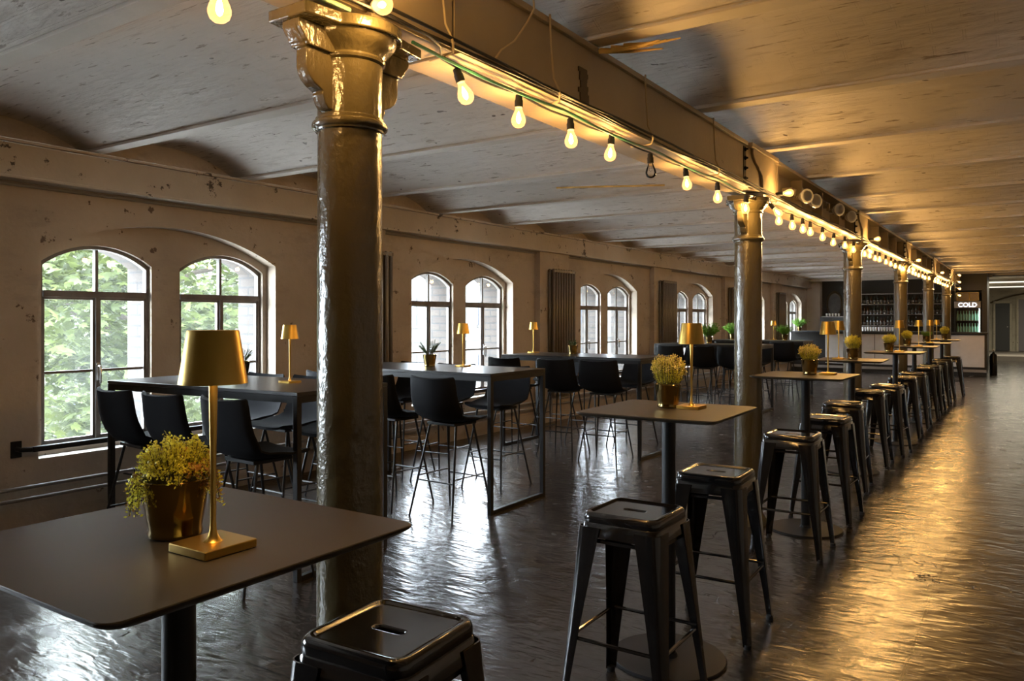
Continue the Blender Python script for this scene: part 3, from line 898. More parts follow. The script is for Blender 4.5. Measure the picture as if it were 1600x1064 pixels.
for i, (x, y) in enumerate(TB):
    lab = '%s square taupe bistro table in the row, on a black pedestal' % tw[i]
    if i == 0: bt.location = (x, y, 0); bt['label'] = lab
    else: dup(bt, (x, y, 0), R([0, 1, -1.5, 2, 0, 1, -1, 1][i]), lab)

# ------------------------------------------------------------------ gold table lamps
def make_lamp():
    t = thing('table_lamp', '', 'lamp', (0, 0, 0), 0, 'gold cordless table lamps')
    mb = MB(); mb.loft([rsq(.0505, .003, 3, 0), rsq(.052, .003, 3, .001), rsq(.052, .003, 3, .0135), rsq(.051, .003, 3, .0148)])
    mb.build('base', M['gold'], t)
    mb = MB(); mb.lathe([(.017, .0148), (.0125, .018), (.0085, .025), (.0058, .034), (.0048, .05), (.0052, .15), (.0078, .30), (.0078, .335)], 18)
    mb.build('stem', M['gold'], t)
    mb = MB()
    mb.lathe([(.0565, .288), (.0575, .288), (.0435, .377), (.0425, .380), (.0, .380)], 48, cap0=False, cap1=False)
    mb.lathe([(.0565, .288), (.042, .3765), (.0, .3765)], 48, cap0=False, cap1=False)
    mb.build('lamp_shade', M['gold'], t, fix=False)
    mb = MB(); mb.lathe([(.03, .342), (.03, .336), (.012, .335)], 24); mb.build('led_disc', M['led'], t)
    L = bpy.data.lights.new('lamp_light', 'SPOT'); L.energy = 1.6; L.color = (1, .62, .26); L.spot_size = R(125); L.spot_blend = .9; L.shadow_soft_size = .02
    lo = bpy.data.objects.new('lamp_light', L); COL.objects.link(lo); lo.parent = t; lo.location = (.018, -.018, .325)
    return t
TH = 1.08
LP = [(-1.183, .842, 1.1, 0, 'nearest gold table lamp, on the front bistro table'), (-1.262, 3.345, 1.1, 0, 'gold table lamp on the second bistro table'),
      (-1.209, 5.90, 1.1, 0, 'gold table lamp on the third bistro table'), (-1.585, 8.22, 1.1, 0, 'gold table lamp on the fourth bistro table'),
      (-1.318, 10.4, 1.1, 0, 'gold table lamp on the fifth bistro table'), (-1.357, 12.7, 1.1, 0, 'gold table lamp on the sixth bistro table'),
      (-1.39, 14.58, 1.1, 0, 'gold table lamp on the seventh bistro table'), (-1.50, 16.9, 1.1, 0, 'gold table lamp on the farthest bistro table'),
      (-4.05, 3.46, TH, 0, 'small gold lamp on the long black table by the nearest window'), (-4.16, 5.48, TH, 0, 'gold lamp on the long black table by the second window'),
      (-5.10, 8.15, TH, 0, 'gold lamp near the wall end of the third long black table'), (-4.26, 15.8, TH, 0, 'gold lamp on the farthest long black table')]
lp = make_lamp()
for i, (x, y, z, rz, lab) in enumerate(LP):
    if i == 0: lp.location = (x, y, z); lp['label'] = lab
    else: dup(lp, (x, y, z), rz, lab)

# ------------------------------------------------------------------ potted plants
def leafq(mb, q, d, side, L, w, m=0):
    mb.add([q, q + d*L*.5 + side*w, q + d*L, q + d*L*.5 - side*w], [(0, 1, 2, 3)], m)
def rdir():
    while True:
        v = Vector((random.uniform(-1, 1), random.uniform(-1, 1), random.uniform(-1, 1)))
        if .1 < v.length < 1: return v.normalized()
def make_pot(t, r0=.047, r1=.0605, h=.105, mat='pot'):
    mb = MB()
    mb.lathe([(r0-.006, 0), (r0, .003), (r0+.001, .008), (r0-.001, .014), (r0+.002, .03), (r1, h), (r1-.0015, h+.0015), (r1-.004, h), (r0-.002, .02), (0, .02)], 40, cap1=False)
    mb.build('pot', M[mat], t)
    mb = MB(); mb.lathe([(r1-.006, h-.02), (r1*.5, h-.012), (0, h-.01)], 20, cap0=True, cap1=False); mb.build('soil', M['soil'], t)
    return h
def plant(kind, label, loc, seed, sc=1.0, rz=0, pot='pot'):
    random.seed(seed)
    t = thing('potted_plant', label, 'plant', loc, rz, 'small potted plants on the tables')
    h = make_pot(t, mat=pot)
    fo = MB(); st = MB(); fl = MB()
    if kind == 'thyme':                 # bushy herb, tiny leaves, trailing at the sides
        for i in range(300):
            a = random.uniform(0, 2*PI); rr = math.sqrt(random.random())
            top = Vector((rr*.082*math.cos(a), rr*.082*math.sin(a), h + .075*(1-rr*rr*.75) + random.uniform(-.03, .008)))
            if rr > .8 and abs(math.cos(a+.577)) < .62 and random.random() < .9: top = Vector((.078*math.cos(a), .078*math.sin(a), h - random.uniform(0, .06)))
            b0 = Vector((rr*.04*math.cos(a), rr*.04*math.sin(a), h-.01))
            mid = (b0+top)/2 + Vector((rr*.015*math.cos(a), rr*.015*math.sin(a), .022))
            st.tube([b0, mid, top], .0006, 4)
            for k in range(20):
                u = random.uniform(.35, 1.05)
                q = (b0*(1-u)**2 + mid*2*u*(1-u) + top*u*u) + rdir()*.005
                d = (rdir() + Vector((0, 0, .4))).normalized(); sd = d.cross(rdir()).normalized()
                leafq(fo, q, d, sd, random.uniform(.004, .0085), random.uniform(.0014, .0026), 1 if (rr > .62 and math.sin(a*2+1) > .2 and random.random() < .6) else 0)
    elif kind in ('bloom', 'bud'):      # upright stems thick with yellow-green leaf and small blossoms
        for i in range(130):
            a = random.uniform(0, 2*PI); rr = math.sqrt(random.random())
            H = (.13 - .045*rr*rr + random.uniform(-.022, .016))
            b0 = Vector((rr*.04*math.cos(a), rr*.04*math.sin(a), h-.01))
            top = Vector((rr*.078*math.cos(a), rr*.078*math.sin(a), h + H*sc))
            mid = (b0+top)/2 + Vector((rr*.012*math.cos(a), rr*.012*math.sin(a), 0))
            st.tube([b0, mid, top], .0008, 4)
            for k in range(24):
                u = random.uniform(.15, .95)
                q = b0*(1-u)**2 + mid*2*u*(1-u) + top*u*u
                d = (rdir() + Vector((0, 0, .8))).normalized(); sd = d.cross(rdir()).normalized()
                leafq(fo, q, d, sd, random.uniform(.006, .012), .0018)
            for k in range(7):
                q = top + rdir()*.006 + Vector((0, 0, -.004*k*.8))
                d = rdir(); sd = d.cross(rdir()).normalized()
                leafq(fl, q, d, sd, .0075, .0035)
    elif kind == 'lush':                # arching fresh green blades
        for i in range(150):
            a = random.uniform(0, 2*PI); e = random.uniform(.15, 1.0)
            L = random.uniform(.10, .19)*sc
            d0 = Vector((math.cos(a)*e, math.sin(a)*e, 1.1)).normalized()
            b0 = Vector((.03*math.cos(a)*random.random(), .03*math.sin(a)*random.random(), h-.01))
            mid = b0 + d0*L*.6; top = b0 + d0*L + Vector((math.cos(a), math.sin(a), -.6))*L*.22*e
            st.tube([b0, mid, top], .001, 4)
            for k in range(16):
                u = .25 + .75*k/15
                q = b0*(1-u)**2 + mid*2*u*(1-u) + top*u*u
                d = (rdir() + Vector((math.cos(a)*.8, math.sin(a)*.8, .3))).normalized(); sd = d.cross(rdir()).normalized()
                leafq(fo, q, d, sd, random.uniform(.012, .024)*sc, .004*sc)
    else:                               # dark spiky fern
        for i in range(34):
            a = random.uniform(0, 2*PI); e = random.uniform(.2, 1.1); L = random.uniform(.09, .15)*sc
            d0 = Vector((math.cos(a)*e, math.sin(a)*e, 1.0)).normalized()
            b0 = Vector((.02*math.cos(a), .02*math.sin(a), h-.01)); top = b0 + d0*L; mid = b0 + d0*L*.55 + Vector((0, 0, .012))
            st.tube([b0, mid, top], .0011, 4)
            for k in range(26):
                u = .2 + .8*k/25
                q = b0*(1-u)**2 + mid*2*u*(1-u) + top*u*u
                sdv = d0.cross(Vector((0, 0, 1))).normalized()*(1 if k % 2 else -1)
                d = (sdv + d0*.6 + rdir()*.15).normalized(); sd = d.cross(Vector((0, 0, 1))).normalized()
                leafq(fo, q, d, sd, .03*(1-u*.6)*sc, .0035)
    lm = {'thyme': [M['herb'], M['rustherb']], 'bloom': M['herb'], 'bud': M['herb'], 'lush': M['lush'], 'fern': M['fern']}[kind]
    fo.build('foliage', lm, t, smooth=False, fix=False)
    st.build('stems', M['stem'], t)
    if fl.v: fl.build('blossom', M['pink'] if kind == 'bud' else M['yellow'], t, smooth=False, fix=False)
    return t
plant('thyme', 'bushy trailing thyme in a bronze glass pot on the nearest table', (-1.318, .858, 1.1), 1)
plant('bud', 'yellow-green herb with pinkish buds in a bronze pot on the second table', (-1.365, 3.325, 1.1), 2)
plant('bud', 'round yellow-tipped plant in a bronze pot on the third bistro table', (-1.325, 5.86, 1.1), 3, .8)
plant('bloom', 'light green leafy plant in a bronze pot on the fourth bistro table', (-1.462, 8.27, 1.1), 4, 1.0)
plant('bloom', 'yellow plant in a bronze pot on the fifth bistro table', (-1.438, 10.45, 1.1), 5, .8)
plant('bloom', 'yellow plant in a bronze pot on the sixth bistro table', (-1.52, 12.8, 1.1), 6, .9)
plant('lush', 'dark green rounded plant in a pot on the seventh bistro table', (-1.47, 14.85, 1.1), 7, .6)
plant('bloom', 'yellowish plant in a pot on the farthest bistro table', (-1.375, 17.0, 1.1), 8, 1.1)
plant('fern', 'tiny dark sprig in a pot on the long table by the nearest window', (-4.86, 3.70, TH), 9, .75)
plant('fern', 'spiky dark green plant in a bronze pot before the second window', (-4.39, 5.30, TH), 10, 1.0)
plant('fern', 'small plant in a bronze pot on the third long black table', (-4.52, 8.10, TH), 11, .55)
plant('lush', 'big dark green fern-like plant on the fourth long black table', (-4.59, 13.0, TH), 12, 1.5)
plant('lush', 'bright green bushy plant left of the second column, far table', (-5.0, 15.55, TH), 13, 1.4)
plant('lush', 'green bushy plant beside the lamp on the farthest long table', (-4.02, 15.72, TH), 14, 1.25)
plant('lush', 'bright green plant on the left end of the bar counter', (-5.68, 23.85, 1.144), 15, 1.6)

# ------------------------------------------------------------------ metal bar stools
def make_stool():
    t = thing('bar_stool', '', 'stool', (0, 0, 0), 0, 'black metal bar stools along the bistro tables')
    n = 6; cnt_ = 4*(n+1)
    stad = lambda hx, hy, z: rsq(hx, hy, n, z, 0, 0, hy)
    mb = MB()
    loops = [stad(.046, .0125, .738), stad(.046, .0125, .751), stad(.049, .0155, .7535), stad(.051, .0175, .7535), rsq(.119, .021, n, .7535), rsq(.122, .022, n, .7535), rsq(.128, .024, n, .7545), rsq(.133, .028, n, .7595),
             rsq(.140, .033, n, .7615), rsq(.148, .038, n, .760), rsq(.154, .042, n, .754), rsq(.157, .044, n, .745), rsq(.158, .044, n, .728), rsq(.1565, .042, n, .724), rsq(.160, .044, n, .720),
             rsq(.165, .044, n, .672), rsq(.162, .042, n, .672), rsq(.155, .042, n, .735), rsq(.13, .03, n, .738)]
    mb.loft(loops, cap0=False, cap1=False)
    mb.build('seat', M['gloss_black'], t, ang=50, fix=True)
    def sect(s_, sx, sy):
        c = .1665 + (.222-.1665)*(1-s_); w = .032 + (.098-.032)*(s_**1.25); r = min(.030, w*.5); th = .004
        pts = [(-w, 0)] + [(-r + r*math.sin(a), -r + r*math.cos(a)) for a in [0, .39, .785, 1.18, 1.57]] + [(0, -w), (-th, -w)]
        ri = r - th
        pts += [(-r + ri*math.sin(a), -r + ri*math.cos(a)) for a in [1.57, 1.18, .785, .39, 0]] + [(-w, -th)]
        z = .715*s_ + .012*(1-s_)
        return [((c+u)*sx, (c+v)*sy, z) for u, v in pts]
    for sx, sy in ((1, 1), (-1, 1), (-1, -1), (1, -1)):
        mb = MB(); mb.loft([sect(s_, sx, sy) for s_ in (0, .2, .4, .6, .8, .93, .99)])
        lg = mb.build('leg', M['gloss_black'], t, ang=30)
        mb = MB(); mb.lathe([(.016, 0), (.018, .004), (.017, .022)], 12, (.207*sx, .207*sy, 0)); mb.build('rubber_foot', M['rubber'], lg)
    mb = MB(); zz = .285
    c = .1665 + (.222-.1665)*(1-zz/.715) - .012
    for a_, b_ in (((-c, -c), (c, -c)), ((c, -c), (c, c)), ((c, c), (-c, c)), ((-c, c), (-c, -c))):
        mb.tube([(*a_, zz), (*b_, zz)], .0075, 8)
    mb.build('footrest', M['gloss_black'], t)
    mb = MB(); c = .16
    for z_, k in ((.655, 1),):
        mb.tbox((.30, .016, .012), Matrix.Translation((0, -.145, z_))); mb.tbox((.30, .016, .012), Matrix.Translation((0, .145, z_)))
        mb.tbox((.016, .30, .012), Matrix.Translation((-.145, 0, z_))); mb.tbox((.016, .30, .012), Matrix.Translation((.145, 0, z_)))
    mb.build('under_seat_brace', M['gloss_black'], t)
    return t
ST = [(-1.285, 1.40, 4, 'nearest glossy black metal stool, seat with slot at the bottom edge'), (-1.285, 2.80, 0, 'black metal stool in front of the second bistro table'),
      (-1.285, 3.74, 2, 'black metal stool just behind the second bistro table'), (-1.29, 5.24, 1, 'black metal stool in front of the third bistro table'),
      (-1.29, 6.25, -2, 'black metal stool just behind the third bistro table'), (-1.39, 7.42, 3, 'black metal stool in front of the fourth bistro table'),
      (-1.41, 8.78, 1, 'black metal stool just behind the fourth bistro table'), (-1.35, 9.62, -4, 'black metal stool in front of the fifth bistro table'),
      (-1.36, 11.02, 2, 'black metal stool just behind the fifth bistro table'), (-1.36, 12.05, 0, 'black metal stool in front of the sixth bistro table'),
      (-1.37, 13.32, 3, 'black metal stool just behind the sixth bistro table'), (-1.36, 14.13, -2, 'black metal stool in front of the seventh bistro table'),
      (-1.36, 15.32, 0, 'black metal stool just behind the seventh bistro table'), (-1.36, 16.35, 2, 'black metal stool in front of the farthest bistro table'),
      (-1.62, 12.15, 5, 'black metal stool at the window side of the sixth bistro table'), (-1.30, 17.55, 0, 'black metal stool just behind the farthest bistro table')]
s0 = make_stool()
for i, (x, y, rz, lab) in enumerate(ST):
    if i == 14: continue
    if i == 0: s0.location = (x, y, 0); s0.rotation_euler.z = R(rz); s0['label'] = lab
    else: dup(s0, (x, y, 0), R(rz), lab)

# ------------------------------------------------------------------ long black tables and shell chairs
def make_long():
    t = thing('bar_table', '', 'table', (0, 0, 0), 0, 'long black high tables by the windows')
    hx, hy = .89, .40
    mb = MB(); mb.box(-hx, hx, -hy, hy, TH-.022, TH); mb.build('tabletop', M['tabletop'], t, bevel=.002)
    mb = MB()
    for s_ in (-1, 1):
        mb.box(-hx+.035, hx-.035, s_*hy-(.035 if s_ > 0 else 0), s_*hy+(.035 if s_ < 0 else 0), TH-.062, TH-.023)
        mb.box(s_*hx-(.035 if s_ > 0 else 0), s_*hx+(.035 if s_ < 0 else 0), -hy+.035, hy-.035, TH-.062, TH-.023)
    mb.build('apron', M['black_steel'], t)
    for sx in (-1, 1):
        for sy in (-1, 1):
            mb = MB(); x0 = sx*hx - (.035 if sx > 0 else 0); y0 = sy*hy - (.035 if sy > 0 else 0)
            mb.box(x0, x0+.035, y0, y0+.035, 0, TH-.023); mb.build('leg', M['black_steel'], t, bevel=.002)
        mb = MB(); x0 = sx*hx - (.035 if sx > 0 else 0)
        mb.box(x0, x0+.035, -hy+.0355, hy-.0355, 0, .03); mb.build('floor_runner', M['black_steel'], t, bevel=.002)
    return t
LT = [(-4.38, 3.36), (-4.32, 5.27), (-4.32, 8.01), (-4.45, 12.8), (-4.42, 15.5)]
lw_ = ['by the nearest window', 'by the second window, behind the nearest column', 'between the second and third windows', 'left of the second column far off', 'farthest of the long tables, before the bar']
bt2 = make_long()
for i, (x, y) in enumerate(LT):
    lab = 'long black high table ' + lw_[i]
    if i == 0: bt2.location = (x, y, 0); bt2['label'] = lab; bt2.rotation_euler.z = R(3.5)
    else: dup(bt2, (x, y, 0), 0, lab)
def make_chair():
    t = thing('bar_chair', '', 'chair', (0, 0, 0), 0, 'charcoal shell bar chairs at the long tables')
    prof = [(-.262, 1.058, .208), (-.260, 1.050, .219), (-.252, .99, .225), (-.243, .92, .231), (-.228, .86, .236), (-.200, .80, .240), (-.155, .757, .240), (-.09, .735, .236),
            (-.01, .728, .230), (.08, .732, .226), (.16, .738, .218), (.205, .738, .208), (.222, .730, .19)]
    nu = 13; th = .026
    topg, botg = [], []
    for i, (y, z, hw) in enumerate(prof):
        a = Vector(prof[max(0, i-1)][:2]); b = Vector(prof[min(len(prof)-1, i+1)][:2]); tn_ = (b-a).normalized()
        nrm = Vector((-tn_.y, tn_.x))      # points up/forward
        if nrm.x < -.01 and i > 8: pass
        r1_, r2_ = [], []
        for j in range(nu):
            u = -1 + 2*j/(nu-1)
            lift = .050*u*u if i < 6 else (.032*u*u if i < 9 else .014*u*u)
            tk = th*(1-.6*abs(u)**6)
            px = hw*u
            r1_.append((px, y + nrm.x*lift, z + nrm.y*lift))
            r2_.append((px, y + nrm.x*(lift-tk), z + nrm.y*(lift-tk)))
        topg.append(r1_); botg.append(r2_)
    mb = MB(); loops = [topg[i] + botg[i][::-1] for i in range(len(prof))]
    mb.loft(loops)
    mb.build('seat_shell', M['fabric'], t, ang=60)
    mb = MB(); mb.box(-.14, .14, -.12, .14, .690, .712); mb.build('seat_mount', M['black_steel'], t, bevel=.004)
    ft = []
    for sx in (-1, 1):
        for sy in (-1, 1):
            mb = MB(); a = Vector((.13*sx, .10*sy+.01, .70)); b = Vector((.215*sx, .235*sy, .0)); ft.append((a, b))
            mb.tube([a, b], .0095, 8, r1=.008); mb.build('leg', M['black_steel'], t)
    mb = MB()
    def at(q, z): a, b = q; u = (a.z-z)/(a.z-b.z); return a + (b-a)*u
    for (i, j), z in (((0, 1), .30), ((2, 3), .30), ((0, 2), .27), ((1, 3), .27)):
        mb.tube([at(ft[i], z), at(ft[j], z)], .006, 6)
    mb.build('footrest', M['black_steel'], t)
    return t
ch0 = make_chair(); first = True
nth = ['left', 'middle', 'right']
near = [[-4.72, -4.22, -3.70], [-4.90, -4.30, -3.73], [-4.94, -4.32, -3.80], [-4.95, -4.42, -3.90], [-4.9, -4.4, -3.85]]
far_ = [[-5.07, -4.55, -4.02], [-5.15, -4.60, -4.02], [-5.0, -4.50, -3.95], [-5.0, -4.45, -3.9], [-4.95, -4.4, -3.85]]
twh = ['nearest', 'second', 'third', 'fourth', 'farthest']
random.seed(31)
for i, (x, y) in enumerate(LT):
    for j in range(3):
        off = .45 if i == 0 else .50
        for side, xs, rz, yy in (('camera side', near[i], 0, y-off), ('far side', far_[i], PI, y+.50)):
            lab = 'charcoal shell bar chair, %s seat on the %s of the %s long black table' % (nth[j], side, twh[i])
            a = rz + R(random.uniform(-5, 5)); yv = yy + random.uniform(-.03, .03)
            if first: ch0.location = (xs[j], yv, 0); ch0.rotation_euler.z = a; ch0['label'] = lab; first = False
            else: dup(ch0, (xs[j], yv, 0), a, lab)

# ------------------------------------------------------------------ the far end: bar, back bar, cooler
def bxo(name, mat, parent, *boxes, bevel=0):
    mb = MB()
    for b in boxes: mb.box(*b)
    return mb.build(name, M[mat] if isinstance(mat, str) else mat, parent, smooth=bevel > 0, bevel=bevel)
bar = thing('bar_counter', 'long bar counter with pale front panels and black top at the far end', 'counter', (-3.4, 23.9, 0))
def rel(*b): return (b[0]+3.4, b[1]+3.4, b[2]-23.9, b[3]-23.9, b[4], b[5])
bxo('counter_top', 'darkpanel', bar, rel(-5.88, -.93, 23.56, 24.4, 1.10, 1.144), bevel=.004)
bxo('carcass', 'darkpanel', bar, rel(-5.88, -.95, 23.66, 24.3, .22, 1.10))
for k in range(3):
    x0 = -4.92 + k*1.31
    bxo('front_panel', 'whitepanel', bar, rel(x0, x0+1.295, 23.64, 23.665, .235, 1.07))
bxo('kick_rail', 'shelf', bar, rel(-5.88, -.96, 23.63, 23.66, .10, .17))
bxo('plinth', 'darkpanel', bar, rel(-5.88, -.96, 23.70, 24.25, 0, .22))
mb = MB(); mb.box(-5.5, -1.0, 26, 26.15, 0, 2.75); mb.box(-1.12, -1.0, 24.95, 26.0, 0, 2.75); mb.box(-1.85, -1.12, 24.95, 25.1, 2.28, 2.75)
struct(mb.build('wall_far', M['darkpanel'], smooth=False))
mb = MB(); mb.box(WX+.0, -5.5, 25.7, 26.15, 0, 2.6); mb.box(-5.69, -5.68, 25.695, 25.7, 0, 2.6)
struct(mb.build('wall_far_corner', M['whitepanel'], smooth=False))
mb = MB(); mb.box(WX, -.9, 25.55, 25.66, 2.66, 2.74)
struct(mb.build('trim_%d' % (tn+2), M['rib'], smooth=False))
# painting
pt = thing('framed_painting', 'dark oval framed painting on the black wall at the far left', 'painting', (-5.13, 25.97, 1.95))
mb = MB(); lo_ = []
for rr in (1.0, .86, .8): lo_.append([(.24*rr*math.cos(a*PI/12), -.0 - (.03 if rr < 1 else .0), .42*rr*math.sin(a*PI/12)) for a in range(24)])
mb.loft([[(.24*math.cos(a*PI/12), .025, .42*math.sin(a*PI/12)) for a in range(24)], lo_[0], lo_[1], [(q[0], -.012, q[2]) for q in lo_[2]]])
mb.build('frame', M['goldframe'], pt)
mb = MB(); mb.loft([[(.19*math.cos(a*PI/12), .0, .33*math.sin(a*PI/12)) for a in range(24)], [(.19*math.cos(a*PI/12), -.016, .33*math.sin(a*PI/12)) for a in range(24)]])
mb.build('canvas', M['canvas'], pt)
# side shelf with cups
sb = thing('side_cabinet', 'low black cabinet under the oval painting behind the bar', 'cabinet', (-5.1, 25.8, 0))
bxo('body', 'darkpanel', sb, (-.38, .38, -.2, .17, 0, 1.55)); bxo('top_board', 'shelf', sb, (-.38, .38, -.21, .17, 1.55, 1.575))
for j in range(2): bxo('door', 'darkpanel', sb, (-.375+.38*j, -.005+.38*j, -.215, -.2, .05, 1.5))
def make_cup(r, h):
    mb = MB(); mb.lathe([(r*.7, 0), (r, h*.6), (r, h), (r-.004, h), (r*.66, .006), (0, .006)], 14, cap1=False); return mb
g0 = None
for i in range(5):
    if g0 is None: g0 = tag(make_cup(.035, .09).build('cup', M['whiteglass']), 'white cup in the row on the black cabinet under the painting', 'cup', 'white cups under the painting'); o = g0
    else: o = g0.copy(); COL.objects.link(o)
    o.location = (-5.30 + .09*i, 25.68, 1.575)
# back bar shelves
bb = thing('back_bar_shelving', 'tall dark shelving of bottles behind the bar', 'shelf', (-3.25, 25.83, 0))
bxo('side_panel', 'darkpanel', bb, (-1.16, -1.13, -.16, .16, 0, 2.5)); bxo('side_panel', 'darkpanel', bb, (1.13, 1.16, -.16, .16, 0, 2.5))
bxo('base_cabinet', 'darkpanel', bb, (-1.13, 1.13, -.3, .16, 0, 1.10)); bxo('work_surface', 'shelf', bb, (-1.13, 1.13, -.32, .16, 1.10, 1.13))
SZ = [1.30, 1.64, 1.95, 2.26]
for z in SZ: bxo('shelf', 'shelf', bb, (-1.13, 1.13, -.15, .16, z-.025, z))
bxo('upright', 'darkpanel', bb, (-.02, .02, -.14, .16, 1.03, 2.5))
def bottle_mb(h, r):
    mb = MB(); mb.lathe([(r*.85, 0), (r, .006), (r, h*.55), (r*.8, h*.66), (r*.38, h*.76), (r*.34, h*.95), (r*.42, h*.96), (r*.40, h), (0, h)], 12, cap1=False); return mb
random.seed(77)
protos = {}
for si, z in enumerate(SZ[:3]):
    wd = ['lowest', 'middle', 'upper'][si]
    for i in range(24):
        x = -4.33 + .094*i
        if abs(x + 3.25) < .045: continue
        key = random.choice(['a', 'b', 'c'])
        h = {'a': .26, 'b': .235, 'c': .27}[key]
        if key not in protos:
            o = bottle_mb(h, .034).build('bottle', M[{'a': 'bottle', 'b': 'amber', 'c': 'bottle'}[key]]); protos[key] = o
            tag(o, '', 'bottle', '')
            mb = MB(); mb.lathe([(.0346, h*.15), (.0346, h*.42)], 12, cap0=False, cap1=False); mb.build('paper_label', M['label'], o)
        else:
            o = protos[key].copy(); COL.objects.link(o)
            lb = protos[key].children[0].copy(); COL.objects.link(lb); lb.parent = o
        o.location = (x, 25.80, z)
        o['label'] = 'dark bottle standing on the %s shelf of the back bar' % wd; o['group'] = 'bottles on the %s back bar shelf' % wd
g1 = None
for i in range(14):
    x = -4.25 + .075*i
    for kk in range(1):
        if g1 is None: g1 = tag(make_cup(.033, .12).build('drinking_glass', M['whiteglass']), 'pale glass upturned in the row on the back bar work surface', 'glass', 'glasses on the back bar surface'); o = g1
        else: o = g1.copy(); COL.objects.link(o)
        o.location = (x, 25.62, 1.13)
# bottle cooler
cl = thing('bottle_cooler', 'glass-door drinks cooler with lit sign at the right end of the bar', 'fridge', (-1.47, 25.35, 0))
bxo('housing', 'darkpanel', cl, (-.325, -.295, -.28, .28, .0, 2.0), (.295, .325, -.28, .28, 0, 2.0), (-.295, .295, .25, .28, 0, 2.0), (-.295, .295, -.28, .25, 0, .35), (-.295, .295, -.28, .25, 1.82, 2.0))
bxo('sign_band', 'whitepanel', cl, (-.32, .32, -.30, -.282, 1.80, 1.98), bevel=.01)
tx = bpy.data.curves.new('sign_lettering', 'FONT'); tx.body = 'COLD'; tx.size = .165; tx.extrude = .004; tx.offset = .002; tx.align_x = 'CENTER'
tx.materials.append(M['sign']); tmp_ = bpy.data.objects.new('tmp', tx); COL.objects.link(tmp_); bpy.context.view_layer.update()
to = bpy.data.objects.new('sign_lettering', bpy.data.meshes.new_from_object(tmp_.evaluated_get(bpy.context.evaluated_depsgraph_get()))); bpy.data.objects.remove(tmp_); COL.objects.link(to); to.parent = cl; to.location = (0, -.306, 1.83); to.rotation_euler = (R(90), 0, 0)
for z in (.75, 1.10, 1.45): bxo('shelf', 'shelf', cl, (-.29, .29, -.2, .245, z-.012, z))
bxo('light_strip', 'coolled', cl, (.27, .29, -.24, -.22, .4, 1.78))
bxo('glass_door', M['bulbglass'], cl, (-.29, .29, -.282, -.274, .36, 1.80))
gb = None
for z in (.75, 1.10, 1.45):
    for i in range(8):
        if gb is None:
            gb = bottle_mb(.27, .031).build('bottle', M['greenglass']); tag(gb, 'green bottle lined up inside the lit drinks cooler', 'bottle', 'green bottles in the drinks cooler'); o = gb
        else: o = gb.copy(); COL.objects.link(o)
        o.location = (-1.47-.245+.07*i, 25.35-.12, z)
cr = thing('wooden_crate', 'brown box with gilt markings on top of the drinks cooler', 'box', (-1.47, 25.35, 2.0))
bxo('body', 'goldframe', cr, (-.27, .27, -.2, .2, 0, .24)); bxo('front_rim', 'wood', cr, (-.27, .27, -.215, -.2, .22, .24), (-.27, .27, -.215, -.2, 0, .02), (-.27, -.25, -.215, -.2, .02, .22), (.25, .27, -.215, -.2, .02, .22), (.03, .045, -.215, -.2, .02, .22))
# extinguisher beside the bar
ex = thing('fire_extinguisher', 'slim black cylinder extinguisher on the floor at the right end of the bar', 'extinguisher', (-.83, 24.3, 0))
mb = MB(); mb.lathe([(.085, 0), (.09, .01), (.09, .50), (.07, .56), (.03, .59), (.03, .62)], 20); mb.build('cylinder', M['gloss_black'], ex)
mb = MB(); mb.tube([(0, 0, .62), (0, 0, .68)], .014, 8); mb.box(-.015, .015, -.09, .05, .665, .68); mb.box(-.015, .015, -.08, .05, .695, .705); mb.build('valve', M['chrome'], ex)

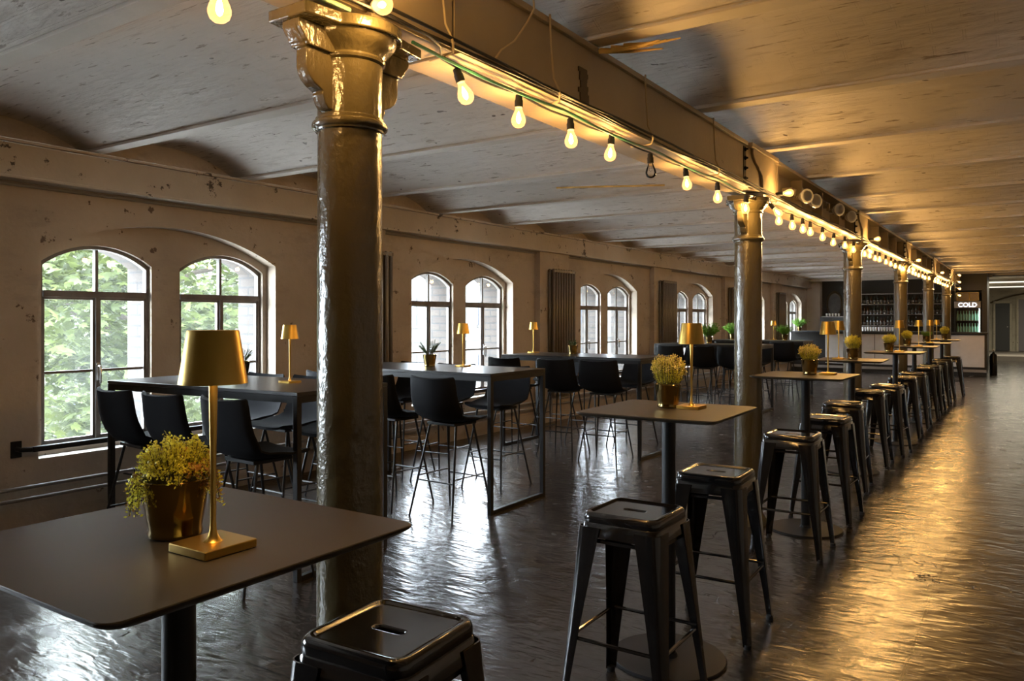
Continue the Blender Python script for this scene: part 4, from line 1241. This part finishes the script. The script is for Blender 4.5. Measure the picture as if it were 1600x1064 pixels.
# ------------------------------------------------------------------ the lit passage beyond
mb = MB(); mb.box(-1.5, XR, 37.8, 38, 0, 2.8)
struct(mb.build('wall_passage_end', M['greywall'], smooth=False))
mb = MB(); mb.box(-1.6, -1.5, 26.15, 38, 0, 2.8); mb.box(WX, -1.5, 26.15, 26.3, 0, 2.8)
struct(mb.build('wall_passage_side', M['greywall'], smooth=False))
mb = MB(); mb.box(-1.5, XR, 32.8, 37.8, 0, .17)
struct(mb.build('trim_%d' % (tn+3), M['shelf'], smooth=False))
mb = MB(); mb.box(-1.0, XR, 25.9, 26.1, 2.70, 2.80)
struct(mb.build('trim_%d' % (tn+4), M['darkpanel'], smooth=False))
for k, (x0, x1, mt) in enumerate([(-1.22, -.72, 'door'), (-.42, .45, 'greydoor')]):
    d = sempty('door_%d' % (k+1), ((x0+x1)/2, 37.72, .17)); w_ = (x1-x0)/2
    bxo('door_leaf', mt, d, (-w_, w_, -.02, .03, .02, 1.95 + .15*k))
    bxo('door_frame', 'greywall', d, (-w_-.07, -w_, -.05, .07, 0, 2.0+.15*k), (w_, w_+.07, -.05, .07, 0, 2.0+.15*k), (-w_-.07, w_+.07, -.05, .07, 1.97+.15*k, 2.05+.15*k))
    mb = MB(); mb.lathe([(.0, -.03), (.02, -.025), (.02, .0)], 10, (w_-.08, -.04, 1.0), mat4=Matrix.Rotation(R(90), 4, 'X')); mb.build('door_knob', M['chrome'], d)
mb = MB(); f = arch(.35, 3.5, 2.15, 2.55)
mb.tube([(-1.4+3.5*i/20, 37.74, f(-1.4+3.5*i/20)) for i in range(21)], .035, 6)
struct(mb.build('trim_%d' % (tn+5), M['goldframe']))
mb = MB(); mb.box(-1.498, -1.49, 27, 27.4, 1.5, 1.7)
def tube_light(y, label, first=[None]):
    if first[0] is None:
        t = thing('fluorescent_light', label, 'lamp', (.1, y, 2.62), 0, 'fluorescent tubes in the passage'); first[0] = t
        bxo('fitting', 'whitepanel', t, (-1.5, 2.2, -.04, .04, .04, .13))
        mb = MB(); mb.tube([(-1.48, 0, .015), (2.18, 0, .015)], .02, 10); mb.build('tube', M['tube'], t)
        L = bpy.data.lights.new('tube_light', 'AREA'); L.shape = 'RECTANGLE'; L.size = 3.6; L.size_y = .06; L.energy = 100; L.color = (1, .9, .68)
        lo = bpy.data.objects.new('tube_light', L); COL.objects.link(lo); lo.parent = t; lo.location = (.3, 0, -.01)
    else: dup(first[0], (.1, y, 2.62), 0, label)
tube_light(28.6, 'nearer fluorescent tube in the lit passage at far right')
tube_light(33.0, 'farther fluorescent tube in the lit passage at far right')
print('objects', len(bpy.data.objects))
